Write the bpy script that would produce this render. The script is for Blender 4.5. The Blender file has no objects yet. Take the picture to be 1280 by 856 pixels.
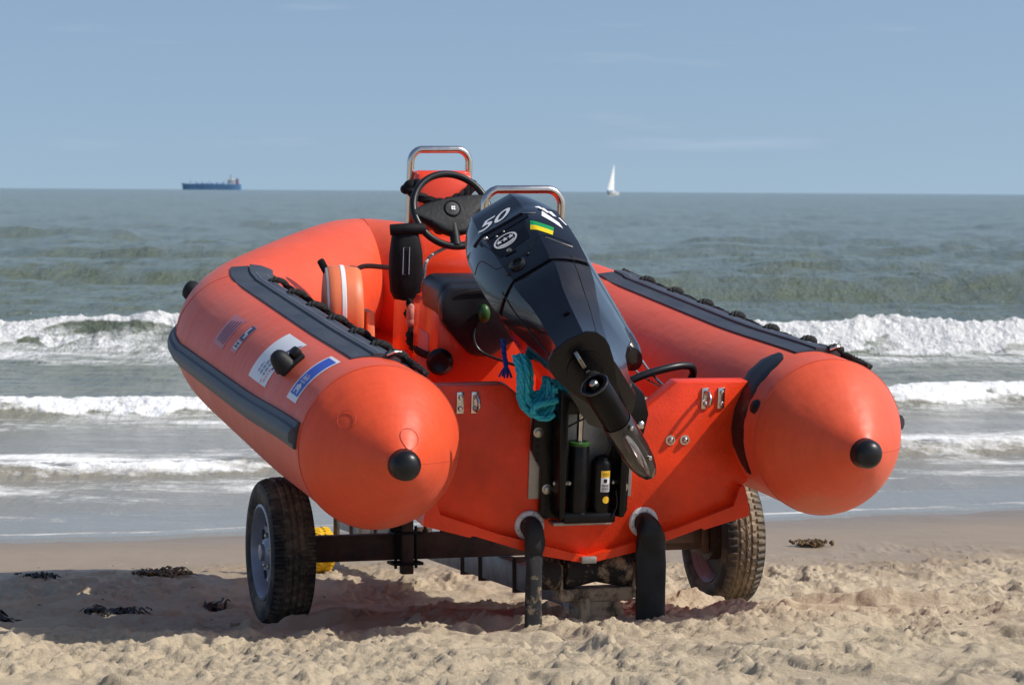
import bpy, bmesh, math, random
import numpy as np
from mathutils import Vector, Matrix, Euler
from mathutils.bvhtree import BVHTree
R_ = math.radians
random.seed(7)
SC = bpy.context.scene
COL = SC.collection

# ------------------------------------------------------------------ helpers
def link(o, parent=None, loc=None):
    COL.objects.link(o)
    if parent is not None: o.parent = parent
    if loc is not None: o.location = loc
    return o
def tag(o, label=None, cat=None, group=None, kind=None):
    if label: o['label'] = label
    if cat: o['category'] = cat
    if group: o['group'] = group
    if kind: o['kind'] = kind
    return o
def thing(name, label, cat, loc=(0,0,0), rot=(0,0,0), group=None):
    o = bpy.data.objects.new(name, None); o.empty_display_size = .2
    link(o); o.location = loc; o.rotation_euler = rot
    return tag(o, label, cat, group)

def V(*a): return Vector(a if len(a) > 1 else a[0])
def catmull(pts, n=8, closed=False):
    P = [Vector(p) for p in pts]; out = []
    m = len(P)
    rng = range(m if closed else m-1)
    for i in rng:
        p0 = P[(i-1) % m] if (closed or i > 0) else P[0]*2-P[1]
        p1 = P[i]; p2 = P[(i+1) % m]
        p3 = P[(i+2) % m] if (closed or i+2 < m) else P[-1]*2-P[-2]
        for k in range(n):
            t = k/n
            out.append(.5*((2*p1)+(p2-p0)*t+(2*p0-5*p1+4*p2-p3)*t*t+(3*p1-p0-3*p2+p3)*t**3))
    if not closed: out.append(P[-1])
    return out

class MB:
    def __init__(s): s.bm = bmesh.new()
    def verts(s, pts): return [s.bm.verts.new(p) for p in pts]
    def face(s, vs):
        try: return s.bm.faces.new(vs)
        except ValueError: return None
    def loft(s, rings, closed=True, caps=True, loop=False):
        R = [s.verts(r) for r in rings]; n = len(R[0])
        prs = list(zip(R, R[1:])) + ([(R[-1], R[0])] if loop else [])
        for a, b in prs:
            for j in range(n if closed else n-1):
                k = (j+1) % n; s.face((a[j], a[k], b[k], b[j]))
        if caps and closed and not loop:
            s.face(list(reversed(R[0]))); s.face(R[-1])
        return s
    def tube(s, path, r, n=10, closed=False, caps=True, sq=None):
        P = [Vector(p) for p in path]; m = len(P); rings = []
        rr = r if hasattr(r, '__len__') else [r]*m
        up = None
        for i in range(m):
            t = (P[(i+1) % m]-P[i-1]) if closed else (P[min(i+1, m-1)]-P[max(i-1, 0)])
            t.normalize()
            if up is None:
                up = Vector((0,0,1)) if abs(t.z) < .9 else Vector((1,0,0))
            b = t.cross(up)
            if b.length < 1e-6: b = t.orthogonal()
            b.normalize(); up = b.cross(t).normalized()
            q = sq or (1, 1)
            rings.append([P[i]+(b*math.cos(a)*q[0]+up*math.sin(a)*q[1])*rr[i] for a in [2*math.pi*k/n for k in range(n)]])
        return s.loft(rings, caps=caps, loop=closed)
    def rope(s, path, r, strands=3, twist=40., n=5, closed=False):
        # laid rope: strands twisted round the path
        P = [Vector(p) for p in path]; m = len(P); up = None; L = 0
        fr = []
        for i in range(m):
            t = P[min(i+1, m-1)]-P[max(i-1, 0)]; t.normalize()
            if up is None: up = Vector((0,0,1)) if abs(t.z) < .9 else Vector((1,0,0))
            b = t.cross(up); b.normalize(); up = b.cross(t).normalized()
            if i: L += (P[i]-P[i-1]).length
            fr.append((P[i], b.copy(), up.copy(), L))
        for k in range(strands):
            pts = []
            for p, b, u, l in fr:
                a = l*twist+2*math.pi*k/strands
                pts.append(p+(b*math.cos(a)+u*math.sin(a))*r*.5)
            s.tube(pts, r*.56, n)
        return s
    def box(s, c, d, bev=0., rot=None, seg=2):
        m = Matrix.Translation(c)
        if rot is not None: m = m @ (rot.to_4x4() if hasattr(rot, 'to_4x4') else Euler(rot).to_matrix().to_4x4())
        m = m @ Matrix.Diagonal((d[0], d[1], d[2], 1))
        t = bmesh.new(); bmesh.ops.create_cube(t, size=1, matrix=m)
        if bev > 0: bmesh.ops.bevel(t, geom=list(t.edges), offset=bev, segments=seg, profile=.5, affect='EDGES')
        s.join(t); return s
    def join(s, t):
        mp = {v: s.bm.verts.new(v.co) for v in t.verts}
        for f in t.faces: s.face([mp[v] for v in f.verts])
        t.free()
    def prism(s, poly, axis, a, b, bev=0.):
        # polygon of 2-d points extruded along axis (0 x,1 y,2 z) from a to b
        def p3(q, t):
            q = list(q); q.insert(axis, t); return q
        t = bmesh.new()
        A = [t.verts.new(p3(q, a)) for q in poly]; B = [t.verts.new(p3(q, b)) for q in poly]
        n = len(poly); t.faces.new(A); t.faces.new(list(reversed(B)))
        for i in range(n): t.faces.new((A[i], B[i], B[(i+1) % n], A[(i+1) % n]))
        bmesh.ops.recalc_face_normals(t, faces=list(t.faces))
        if bev > 0: bmesh.ops.bevel(t, geom=list(t.edges), offset=bev, segments=2, profile=.5, affect='EDGES')
        s.join(t); return s
    def lathe(s, prof, mat, n=32, caps=True):
        # prof: list of (r, h); h along local z of mat
        rings = []
        for r, h in prof:
            rings.append([mat @ Vector((max(r, 1e-4)*math.cos(2*math.pi*k/n), max(r, 1e-4)*math.sin(2*math.pi*k/n), h)) for k in range(n)])
        return s.loft(rings, caps=caps)
    def ball(s, c, r, mat=None, seg=16):
        m = Matrix.Translation(c) @ (mat or Matrix.Identity(4)) @ Matrix.Diagonal((r[0], r[1], r[2], 1) if hasattr(r, '__len__') else (r, r, r, 1))
        t = bmesh.new(); bmesh.ops.create_uvsphere(t, u_segments=seg, v_segments=max(6, seg//2), radius=1, matrix=m)
        s.join(t); return s
    def grid(s, G, solid=0.):
        R = [s.verts(r) for r in G]
        for a, b in zip(R, R[1:]):
            for j in range(len(a)-1): s.face((a[j], a[j+1], b[j+1], b[j]))
        return s
    def build(s, name, mat, parent=None, loc=None, angle=38, recalc=True, weld=0.):
        if weld: bmesh.ops.remove_doubles(s.bm, verts=list(s.bm.verts), dist=weld)
        if recalc: bmesh.ops.recalc_face_normals(s.bm, faces=list(s.bm.faces))
        me = bpy.data.meshes.new(name); s.bm.to_mesh(me); s.bm.free()
        for p in me.polygons: p.use_smooth = True
        try: me.set_sharp_from_angle(angle=R_(angle))
        except Exception: pass
        if mat: me.materials.append(mat)
        o = bpy.data.objects.new(name, me); link(o, parent, loc)
        return o
def explode(mb, fn):
    """one object per loose piece: fn(MB) -> object"""
    bm = mb.bm; bm.verts.index_update(); seen = set(); out = []
    for v in list(bm.verts):
        if v.index in seen: continue
        st = [v]; comp = []; seen.add(v.index)
        while st:
            q = st.pop(); comp.append(q)
            for e in q.link_edges:
                o = e.other_vert(q)
                if o.index not in seen: seen.add(o.index); st.append(o)
        m2 = MB(); mp = {q: m2.bm.verts.new(q.co) for q in comp}; fs = set(f for q in comp for f in q.link_faces)
        for f in fs: m2.face([mp[q] for q in f.verts])
        out.append(fn(m2))
    bm.free(); return out
def align(d, c=(0,0,0)):
    d = Vector(d).normalized()
    return Matrix.Translation(c) @ Vector((0,0,1)).rotation_difference(d).to_matrix().to_4x4()

# ------------------------------------------------------------------ materials
def new_mat(name):
    m = bpy.data.materials.new(name); m.use_nodes = True
    nt = m.node_tree; b = nt.nodes['Principled BSDF']
    return m, nt, b
def N(nt, t, **k):
    n = nt.nodes.new(t)
    for a, v in k.items():
        if a.startswith('i_'):
            key = a[2:]; key = int(key) if key.isdigit() else key.replace('_', ' ')
            n.inputs[key].default_value = v
        else: setattr(n, a, v)
    return n
def pmat(name, col, rough=.5, metal=0., var=.12, vscale=6., bump=0., bscale=60., coat=0., col2=None, sheen=0., spec=.5, rvar=.1, stretch=None):
    m, nt, b = new_mat(name)
    tc = N(nt, 'ShaderNodeTexCoord'); src = tc.outputs['Object']
    if stretch:
        mp = N(nt, 'ShaderNodeMapping'); mp.inputs['Scale'].default_value = stretch
        nt.links.new(src, mp.inputs[0]); src = mp.outputs[0]
    nz = N(nt, 'ShaderNodeTexNoise', i_Scale=vscale, i_Detail=6., i_Roughness=.6); nt.links.new(src, nz.inputs['Vector'])
    rp = N(nt, 'ShaderNodeValToRGB'); nt.links.new(nz.outputs['Fac'], rp.inputs[0])
    c2 = col2 or tuple(min(1, c*(1+var)) for c in col); c1 = tuple(c*(1-var) for c in col)
    if col2: c1 = col
    rp.color_ramp.elements[0].color = (*c1, 1); rp.color_ramp.elements[1].color = (*c2, 1)
    rp.color_ramp.elements[0].position = .35; rp.color_ramp.elements[1].position = .68
    nt.links.new(rp.outputs[0], b.inputs['Base Color'])
    mr = N(nt, 'ShaderNodeMapRange'); nt.links.new(nz.outputs['Fac'], mr.inputs[0])
    mr.inputs[3].default_value = max(0.02, rough-rvar); mr.inputs[4].default_value = min(1, rough+rvar)
    nt.links.new(mr.outputs[0], b.inputs['Roughness'])
    b.inputs['Metallic'].default_value = metal
    b.inputs['Coat Weight'].default_value = coat; b.inputs['Coat Roughness'].default_value = .06
    b.inputs['Specular IOR Level'].default_value = spec
    if sheen: b.inputs['Sheen Weight'].default_value = sheen; b.inputs['Sheen Roughness'].default_value = .4
    if bump:
        n2 = N(nt, 'ShaderNodeTexNoise', i_Scale=bscale, i_Detail=4.); nt.links.new(src, n2.inputs['Vector'])
        bp = N(nt, 'ShaderNodeBump', i_Strength=bump, i_Distance=.004); nt.links.new(n2.outputs['Fac'], bp.inputs['Height'])
        nt.links.new(bp.outputs[0], b.inputs['Normal'])
    return m
M = {}
def tube_material():
    m, nt, b = new_mat('hypalon_orange')
    tc = N(nt, 'ShaderNodeTexCoord')
    n1 = N(nt, 'ShaderNodeTexNoise', i_Scale=1.6, i_Detail=5., i_Roughness=.6)
    n2 = N(nt, 'ShaderNodeTexNoise', i_Scale=34., i_Detail=9., i_Roughness=.75)
    mp = N(nt, 'ShaderNodeMapping'); mp.inputs['Scale'].default_value = (.22, 1.25, .22)
    nt.links.new(tc.outputs['Object'], n1.inputs['Vector']); nt.links.new(tc.outputs['Object'], mp.inputs[0]); nt.links.new(mp.outputs[0], n2.inputs['Vector'])
    r1 = N(nt, 'ShaderNodeValToRGB'); nt.links.new(n1.outputs['Fac'], r1.inputs[0])
    r1.color_ramp.elements[0].color = (.74, .078, .022, 1); r1.color_ramp.elements[1].color = (.76, .105, .042, 1)
    r1.color_ramp.elements[0].position = .4; r1.color_ramp.elements[1].position = .7
    mx = N(nt, 'ShaderNodeMixRGB', blend_type='MULTIPLY', i_Fac=.42); nt.links.new(r1.outputs[0], mx.inputs[1])
    r2 = N(nt, 'ShaderNodeValToRGB'); nt.links.new(n2.outputs['Fac'], r2.inputs[0])
    r2.color_ramp.elements[0].color = (.72, .66, .66, 1); r2.color_ramp.elements[0].position = .3; r2.color_ramp.elements[1].position = .62
    nt.links.new(r2.outputs[0], mx.inputs[2])
    # chalky scuffs, scattered
    n3 = N(nt, 'ShaderNodeTexNoise', i_Scale=5., i_Detail=10., i_Roughness=.75, i_Distortion=1.2)
    nt.links.new(tc.outputs['Object'], n3.inputs['Vector'])
    r3 = N(nt, 'ShaderNodeValToRGB'); nt.links.new(n3.outputs['Fac'], r3.inputs[0])
    r3.color_ramp.elements[0].position = .6; r3.color_ramp.elements[1].position = .78
    r3.color_ramp.elements[1].color = (.22, .22, .22, 1)
    m3 = N(nt, 'ShaderNodeMixRGB'); nt.links.new(r3.outputs[0], m3.inputs[0]); nt.links.new(mx.outputs[0], m3.inputs[1]); m3.inputs[2].default_value = (.7, .3, .2, 1)
    # sand-brown splash stains on the underside
    sz = N(nt, 'ShaderNodeSeparateXYZ'); nt.links.new(tc.outputs['Object'], sz.inputs[0])
    zr_ = N(nt, 'ShaderNodeMapRange'); nt.links.new(sz.outputs['Z'], zr_.inputs[0]); zr_.inputs[1].default_value = -.30; zr_.inputs[2].default_value = -.10; zr_.inputs[3].default_value = .28; zr_.inputs[4].default_value = 0.
    n6 = N(nt, 'ShaderNodeTexNoise', i_Scale=3.5, i_Detail=9., i_Roughness=.7); nt.links.new(tc.outputs['Object'], n6.inputs['Vector'])
    a6 = N(nt, 'ShaderNodeMath', operation='ADD'); nt.links.new(n6.outputs['Fac'], a6.inputs[0]); nt.links.new(zr_.outputs[0], a6.inputs[1])
    r6 = N(nt, 'ShaderNodeValToRGB'); nt.links.new(a6.outputs[0], r6.inputs[0]); r6.color_ramp.elements[0].position = .66; r6.color_ramp.elements[1].position = .86; r6.color_ramp.elements[1].color = (.5, .5, .5, 1)
    m6 = N(nt, 'ShaderNodeMixRGB'); nt.links.new(r6.outputs[0], m6.inputs[0]); nt.links.new(m3.outputs[0], m6.inputs[1]); m6.inputs[2].default_value = (.42, .20, .10, 1)
    nt.links.new(m6.outputs[0], b.inputs['Base Color'])
    mr6 = N(nt, 'ShaderNodeMapRange'); nt.links.new(n3.outputs['Fac'], mr6.inputs[0]); mr6.inputs[3].default_value = .30; mr6.inputs[4].default_value = .58; nt.links.new(mr6.outputs[0], b.inputs['Roughness'])
    b.inputs['Sheen Weight'].default_value = .05; b.inputs['Specular IOR Level'].default_value = .4
    bp = N(nt, 'ShaderNodeBump', i_Strength=.12, i_Distance=.003)
    n4 = N(nt, 'ShaderNodeTexNoise', i_Scale=320., i_Detail=2.); nt.links.new(tc.outputs['Object'], n4.inputs['Vector'])
    nt.links.new(n4.outputs['Fac'], bp.inputs['Height'])
    bp2 = N(nt, 'ShaderNodeBump', i_Strength=.35, i_Distance=.02); n5 = N(nt, 'ShaderNodeTexNoise', i_Scale=5., i_Detail=3.)
    nt.links.new(tc.outputs['Object'], n5.inputs['Vector']); nt.links.new(n5.outputs['Fac'], bp2.inputs['Height'])
    mpk = N(nt, 'ShaderNodeMapping'); mpk.inputs['Scale'].default_value = (9., 1.2, 9.); nt.links.new(tc.outputs['Object'], mpk.inputs[0])
    npk = N(nt, 'ShaderNodeTexNoise', i_Scale=1.6, i_Detail=3.); nt.links.new(mpk.outputs[0], npk.inputs['Vector'])
    bp3 = N(nt, 'ShaderNodeBump', i_Strength=.22, i_Distance=.012); nt.links.new(npk.outputs['Fac'], bp3.inputs['Height']); nt.links.new(bp2.outputs[0], bp3.inputs['Normal'])
    nt.links.new(bp3.outputs[0], bp.inputs['Normal'])
    nt.links.new(bp.outputs[0], b.inputs['Normal'])
    return m
M['tube'] = tube_material()
M['seam'] = pmat('seam_tape', (.5, .06, .03), .6)
M['hull'] = pmat('hull_gelcoat', (.76, .042, .006), .36, var=.2, vscale=5, bump=.32, bscale=120, coat=.12, spec=.35)
M['hullin'] = pmat('deck_paint', (.74, .045, .014), .4, var=.1, vscale=4, bump=.3, bscale=60)
M['pod'] = pmat('pod_gelcoat', (.78, .055, .014), .28, var=.06, vscale=3, coat=.3, bump=.06, bscale=20)
M['raw'] = pmat('faded_plywood', (.5, .24, .24), .6, var=.2, vscale=12)
M['pad'] = pmat('pad_rubber', (.028, .036, .05), .55, col2=(.055, .065, .085), vscale=18, bump=.4, bscale=180, stretch=(1, .3, 1))
M['strake'] = pmat('strake_rubber', (.03, .04, .055), .5, col2=(.075, .09, .11), vscale=14, bump=.3, bscale=90, stretch=(1, .2, 1))
M['rubber'] = pmat('black_rubber', (.009, .010, .012), .36, var=.3, vscale=9, spec=.35)
M['rubmatt'] = pmat('matt_rubber', (.009, .010, .012), .55, var=.5, vscale=14, bump=.3, bscale=70, spec=.3)
M['rope'] = pmat('black_rope', (.008, .008, .009), .8, var=.4, vscale=60, bump=.6, bscale=300)
M['steel'] = pmat('stainless', (.62, .59, .56), .22, 1., var=.1, vscale=20, bump=.05, bscale=120)
M['dullsteel'] = pmat('dull_steel', (.45, .43, .38), .38, 1., var=.2, vscale=30)
M['alu'] = pmat('aluminium_plate', (.36, .35, .33), .5, .6, var=.15, vscale=14, bump=.2, bscale=50)
M['galv'] = pmat('galvanised', (.30, .30, .30), .5, .45, var=.25, vscale=22)
M['rust'] = pmat('rusty_beam', (.05, .032, .024), .62, .0, col2=(.14, .085, .055), vscale=9, bump=.4, bscale=60)
M['cowl'] = pmat('cowl_gloss', (.004, .005, .009), .20, var=.25, vscale=14, coat=.55, rvar=.10, bump=.03, bscale=12, spec=.4)
M['cowlmatt'] = pmat('cowl_matt', (.004, .004, .006), .24, spec=.3, var=.3, vscale=10, bump=.1, bscale=120)
M['bracket'] = pmat('bracket_black', (.004, .004, .005), .32, var=.4, vscale=16, bump=.1, bscale=60, spec=.25)
M['gear'] = pmat('gearcase_black', (.008, .008, .009), .2, col2=(.02, .02, .02), vscale=10, coat=.6)
M['gearblack'] = pmat('gearcase_shadow_black', (.004, .004, .005), .3, var=.4, vscale=12, spec=.15)
M['worn'] = pmat('worn_skeg', (.03, .03, .03), .3, .3, col2=(.3, .28, .25), vscale=16)
M['white'] = pmat('white_vinyl', (.8, .8, .82), .4, var=.04)
M['whitedirty'] = pmat('white_plastic', (.62, .6, .6), .45, var=.18, vscale=25)
M['blue'] = pmat('blue_vinyl', (.03, .09, .52), .4, var=.1)
M['purple'] = pmat('purple_ink', (.2, .08, .28), .5)
M['greytext'] = pmat('grey_ink', (.3, .33, .42), .5)
M['pinktext'] = pmat('pink_ink', (.75, .3, .35), .5)
M['fadesticker'] = pmat('faded_sticker', (.62, .17, .16), .45, col2=(.55, .22, .26), vscale=20)
M['darkink'] = pmat('dark_ink', (.16, .06, .12), .5)
M['navy'] = pmat('navy_vinyl', (.03, .04, .10), .45)
M['green'] = pmat('green_sticker', (.01, .28, .08), .35)
M['yellow'] = pmat('yellow_sticker', (.82, .6, .01), .35)
M['amber'] = pmat('amber_sticker', (.85, .5, .03), .4)
M['turq'] = pmat('turquoise_rope', (.03, .48, .60), .6, var=.25, vscale=90, bump=.3, bscale=400)
M['bluerope'] = pmat('blue_rope', (.02, .12, .5), .7, var=.4, vscale=60)
M['float'] = pmat('float_orange', (.78, .19, .075), .5, var=.1, vscale=8)
M['brown'] = pmat('brown_hose', (.10, .045, .03), .5, var=.3, vscale=40)
M['braid'] = pmat('braided_hose', (.35, .3, .28), .5, var=.7, vscale=140)
M['greenfloat'] = pmat('green_float', (.022, .085, .012), .45)
M['nylon'] = pmat('black_nylon', (.006, .006, .008), .7, var=.4, vscale=40, bump=.4, bscale=260, spec=.2)
M['tagred'] = pmat('frayed_tag', (.55, .22, .17), .8, var=.4, vscale=60)
M['vinylseat'] = pmat('seat_vinyl', (.010, .010, .014), .36, var=.3, vscale=8, bump=.12, bscale=120)
M['glass'] = pmat('lcd', (.06, .08, .06), .1)
M['jockey'] = pmat('yellow_wheel', (.75, .46, .01), .45, var=.15, vscale=20, bump=.3, bscale=60)
M['rim'] = pmat('painted_rim', (.30, .32, .38), .35, .3, var=.15, vscale=12)
M['rimdark'] = pmat('rim_inner', (.03, .022, .02), .6, col2=(.07, .045, .03), vscale=16)

def tyre_material():
    m, nt, b = new_mat('tyre_rubber')
    tc = N(nt, 'ShaderNodeTexCoord')
    n1 = N(nt, 'ShaderNodeTexNoise', i_Scale=9., i_Detail=8., i_Roughness=.7); nt.links.new(tc.outputs['Object'], n1.inputs['Vector'])
    at = N(nt, 'ShaderNodeAttribute', attribute_name='sand')
    ad = N(nt, 'ShaderNodeMath', operation='ADD'); nt.links.new(n1.outputs['Fac'], ad.inputs[0]); nt.links.new(at.outputs['Fac'], ad.inputs[1])
    rp = N(nt, 'ShaderNodeValToRGB'); nt.links.new(ad.outputs[0], rp.inputs[0])
    e = rp.color_ramp.elements; e[0].color = (.013, .013, .014, 1); e[0].position = .5; e[1].color = (.40, .30, .19, 1); e[1].position = 1.0
    nt.links.new(rp.outputs[0], b.inputs['Base Color']); b.inputs['Roughness'].default_value = .7
    return m
M['tyre'] = tyre_material()
def sandy(name, dark, k):
    m, nt, b = new_mat(name)
    tc = N(nt, 'ShaderNodeTexCoord')
    n1 = N(nt, 'ShaderNodeTexNoise', i_Scale=14., i_Detail=9., i_Roughness=.75); nt.links.new(tc.outputs['Object'], n1.inputs['Vector'])
    rp = N(nt, 'ShaderNodeValToRGB'); nt.links.new(n1.outputs['Fac'], rp.inputs[0])
    e = rp.color_ramp.elements; e[0].color = (*dark, 1); e[0].position = k; e[1].color = (.40, .31, .2, 1); e[1].position = k+.12
    nt.links.new(rp.outputs[0], b.inputs['Base Color']); b.inputs['Roughness'].default_value = .8
    bp = N(nt, 'ShaderNodeBump', i_Strength=.6, i_Distance=.006); nt.links.new(n1.outputs['Fac'], bp.inputs['Height']); nt.links.new(bp.outputs[0], b.inputs['Normal'])
    return m
M['sandsteel'] = sandy('sand_caked_steel', (.1, .07, .045), .42)
M['sandrubber'] = sandy('sand_flecked_rubber', (.014, .014, .016), .56)
M['sandroller'] = sandy('sand_caked_roller', (.016, .014, .014), .50)

# ------------------------------------------------------------------ camera
Fpx, H = 3400., 1.62
pit = math.atan(189/Fpx); rol = math.atan(8/1280)
fw = V(0, math.cos(pit), -math.sin(pit)); r0 = V(1, 0, 0); u0 = r0.cross(fw)
rt = r0*math.cos(rol)+u0*math.sin(rol); up_ = -r0*math.sin(rol)+u0*math.cos(rol)
cam = bpy.data.cameras.new('camera'); co = bpy.data.objects.new('camera', cam); COL.objects.link(co)
cam.sensor_width = 36; cam.lens = Fpx/1280*36; cam.clip_end = 40000; cam.clip_start = .1
m3 = Matrix((rt, up_, -fw)).transposed(); mm = m3.to_4x4(); mm.translation = (0, 0, H); co.matrix_world = mm
cam.dof.use_dof = True; cam.dof.focus_distance = 9.2; cam.dof.aperture_fstop = 11
SC.camera = co

# ------------------------------------------------------------------ noise + ground height
def _hash(i, j, seed):
    n = (i.astype(np.int64)*374761393+j.astype(np.int64)*668265263+seed*974634777) & 0x7fffffff
    n = (n ^ (n >> 13))*1274126177 & 0x7fffffff
    n = (n ^ (n >> 16)) & 0xffffff
    return n/float(0xffffff)
def vn(x, y, seed=0):
    xi = np.floor(x); yi = np.floor(y); fx = x-xi; fy = y-yi
    fx = fx*fx*fx*(fx*(fx*6-15)+10); fy = fy*fy*fy*(fy*(fy*6-15)+10)
    a = _hash(xi, yi, seed); b = _hash(xi+1, yi, seed); c = _hash(xi, yi+1, seed); d = _hash(xi+1, yi+1, seed)
    return (a*(1-fx)+b*fx)*(1-fy)+(c*(1-fx)+d*fx)*fy
def fbm(x, y, o=4, seed=0, g=.5):
    s = 0; a = 1; t = 0
    for k in range(o):
        ca, sa = math.cos(.6*k), math.sin(.6*k)
        s = s+a*vn((x*ca-y*sa)*2**k+17.3*k, (x*sa+y*ca)*2**k-9.1*k, seed+k); t += a; a *= g
    return s/t
def sst(a, b, x):
    t = np.clip((x-a)/(b-a), 0, 1); return t*t*(3-2*t)
PRO_S = [-60, 0, 6, 7.5, 8.2, 9, 9.6, 10.3, 11, 12, 13, 15, 20, 40]
PRO_Z = [1.4, .75, .41, .31, .25, .175, .095, .0, -.04, -.085, -.125, -.205, -.6, -2.]
rs = np.random.RandomState(5)
FOOT = []
for _ in range(190):
    x = rs.uniform(-4, 4); y = rs.uniform(6.2, 12.0)
    FOOT.append((x, y, rs.uniform(0, 6.28), rs.uniform(.06, .15), rs.uniform(.045, .08), rs.uniform(.010, .032)))
def ground_z(x, y, detail=True):
    x = np.asarray(x, float); y = np.asarray(y, float)
    s = y-.26*np.clip(x, -30, 30)
    z = np.interp(s, PRO_S, PRO_Z)
    if not detail: return z
    edge = (fbm(x*1.1, y*.8, 3, 40)-.5)*1.3
    rough = 1-sst(11.6, 13.1, s+edge)
    near = rough
    z = z+near*((fbm(x*1.1, y*1.1, 3, 3)-.5)*.085)
    wx = x+.10*(vn(x*5, y*5, 81)-.5); wy = y+.10*(vn(x*5, y*5, 82)-.5)
    bil = np.abs(fbm(wx*2.6, wy*2.6, 3, 11)-.5)*2
    z = z+near*((bil-.25)*-.038)
    cl = fbm(wx*8, wy*8, 3, 23, .5)
    z = z+near*(sst(.52, .74, cl)*.014+(cl-.5)*.016)
    cl1 = fbm(wx*21, wy*21, 3, 27, .55); pat = sst(.42, .6, fbm(x*1.7, y*1.7, 2, 29))
    z = z+near*pat*sst(.54, .66, cl1)*.010+near*(cl1-.5)*.008
    cl3 = fbm(wx*46, wy*46, 2, 33, .6)
    z = z+near*(.35+.65*pat)*sst(.60, .72, cl3)*.008
    cl2 = fbm(x*75, y*75, 3, 31, .6)
    z = z+near*((cl2-.5)*.006)
    for fx, fy, a, la, lb, d in FOOT:
        dx = x-fx; dy = y-fy
        m = (np.abs(dx) < .4) & (np.abs(dy) < .4)
        if not m.any(): continue
        u = dx[m]*math.cos(a)+dy[m]*math.sin(a); v = -dx[m]*math.sin(a)+dy[m]*math.cos(a)
        r = np.sqrt((u/la)**2+(v/lb)**2)*(1+.25*(vn(u*30, v*30, 7)-.5))
        z[m] += near[m]*(-d*np.exp(-r**4)+.35*d*np.exp(-((r-1.35)/.4)**2))
    # wind ripples / run-up texture on the damp sand
    z = z+(1-near)*((fbm(x*2.2, y*5, 3, 61)-.5)*.012+(fbm(x*14, y*22, 3, 63)-.5)*.004)
    # old wheel track at the front, smoothed with fine tread bars
    tx = x+.33-(9.3-y)*.55
    t = (1-sst(.09, .17, np.abs(tx)+.05*(vn(x*6, y*6, 91)-.5)))*sst(6.3, 7.0, y)*(1-sst(9.5, 10.0, y))
    base = np.interp(s, PRO_S, PRO_Z)+.0045*np.sin((y+.4*np.abs(tx))*130)*(.4+.6*vn(x*7, y*7, 93))-.022+.008*(fbm(x*5, y*5, 3, 95)-.5)
    z = z+.022*np.exp(-((np.abs(tx)-.19)/.04)**2)*sst(6.3, 7.0, y)*(1-sst(9.5, 10.0, y))*vn(x*8, y*8, 97)
    z = z*(1-.9*t)+base*.9*t
    # ridges pushed up beside the right wheel
    for (ax, ay, bx, by, w, h) in ((1.08, 10.3, 1.40, 10.2, .06, .045), (1.25, 10.0, 1.75, 9.9, .055, .05), (-.95, 9.88, -.62, 9.90, .05, .05), (.60, 10.05, .78, 10.1, .06, .05)):
        L2 = (bx-ax)**2+(by-ay)**2
        tt = np.clip(((x-ax)*(bx-ax)+(y-ay)*(by-ay))/L2, 0, 1)
        dd = np.sqrt((x-ax-tt*(bx-ax))**2+(y-ay-tt*(by-ay))**2)
        dd = dd*(.75+.7*fbm(x*12, y*12, 3, 73)); z = z+h*np.exp(-(dd/w)**2)*(.5+1.0*vn(x*9, y*9, 71))
    # the wheels have settled into the sand
    for wx0, wy0 in ((-.86, 10.12), (.85, 10.62)):
        z = z-.035*np.exp(-((x-wx0)/.16)**2-((y-wy0)/.30)**2)
    return z
def gz(x, y): return float(ground_z(np.array([x]), np.array([y]))[0])

def grid_mesh(name, X, Y, Z, attrs, mat):
    nr, nc = X.shape
    me = bpy.data.meshes.new(name)
    nv = nr*nc; idx = np.arange(nv).reshape(nr, nc)
    q = np.stack([idx[:-1, :-1], idx[:-1, 1:], idx[1:, 1:], idx[1:, :-1]], -1).reshape(-1, 4)
    me.vertices.add(nv); me.vertices.foreach_set('co', np.stack([X, Y, Z], -1).astype(np.float32).ravel())
    me.loops.add(q.size); me.loops.foreach_set('vertex_index', q.astype(np.int32).ravel())
    me.polygons.add(len(q)); me.polygons.foreach_set('loop_start', np.arange(0, q.size, 4, dtype=np.int32))
    try: me.polygons.foreach_set('loop_total', np.full(len(q), 4, dtype=np.int32))
    except Exception: pass
    me.polygons.foreach_set('use_smooth', np.ones(len(q), dtype=bool))
    me.update(calc_edges=True); me.validate()
    for k, a in attrs.items():
        at = me.attributes.new(k, 'FLOAT', 'POINT'); at.data.foreach_set('value', a.astype(np.float32).ravel())
    me.materials.append(mat)
    o = bpy.data.objects.new(name, me); COL.objects.link(o)
    return o
def geo_axis(lo, hi, far_lo, far_hi, step, grow=1.18):
    a = list(np.arange(lo, hi+step/2, step)); s = step; v = a[-1]
    while v < far_hi: s *= grow; v += s; a.append(v)
    s = step; v = lo; b = []
    while v > far_lo: s *= grow; v -= s; b.append(v)
    return np.array(b[::-1]+a)

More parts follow.
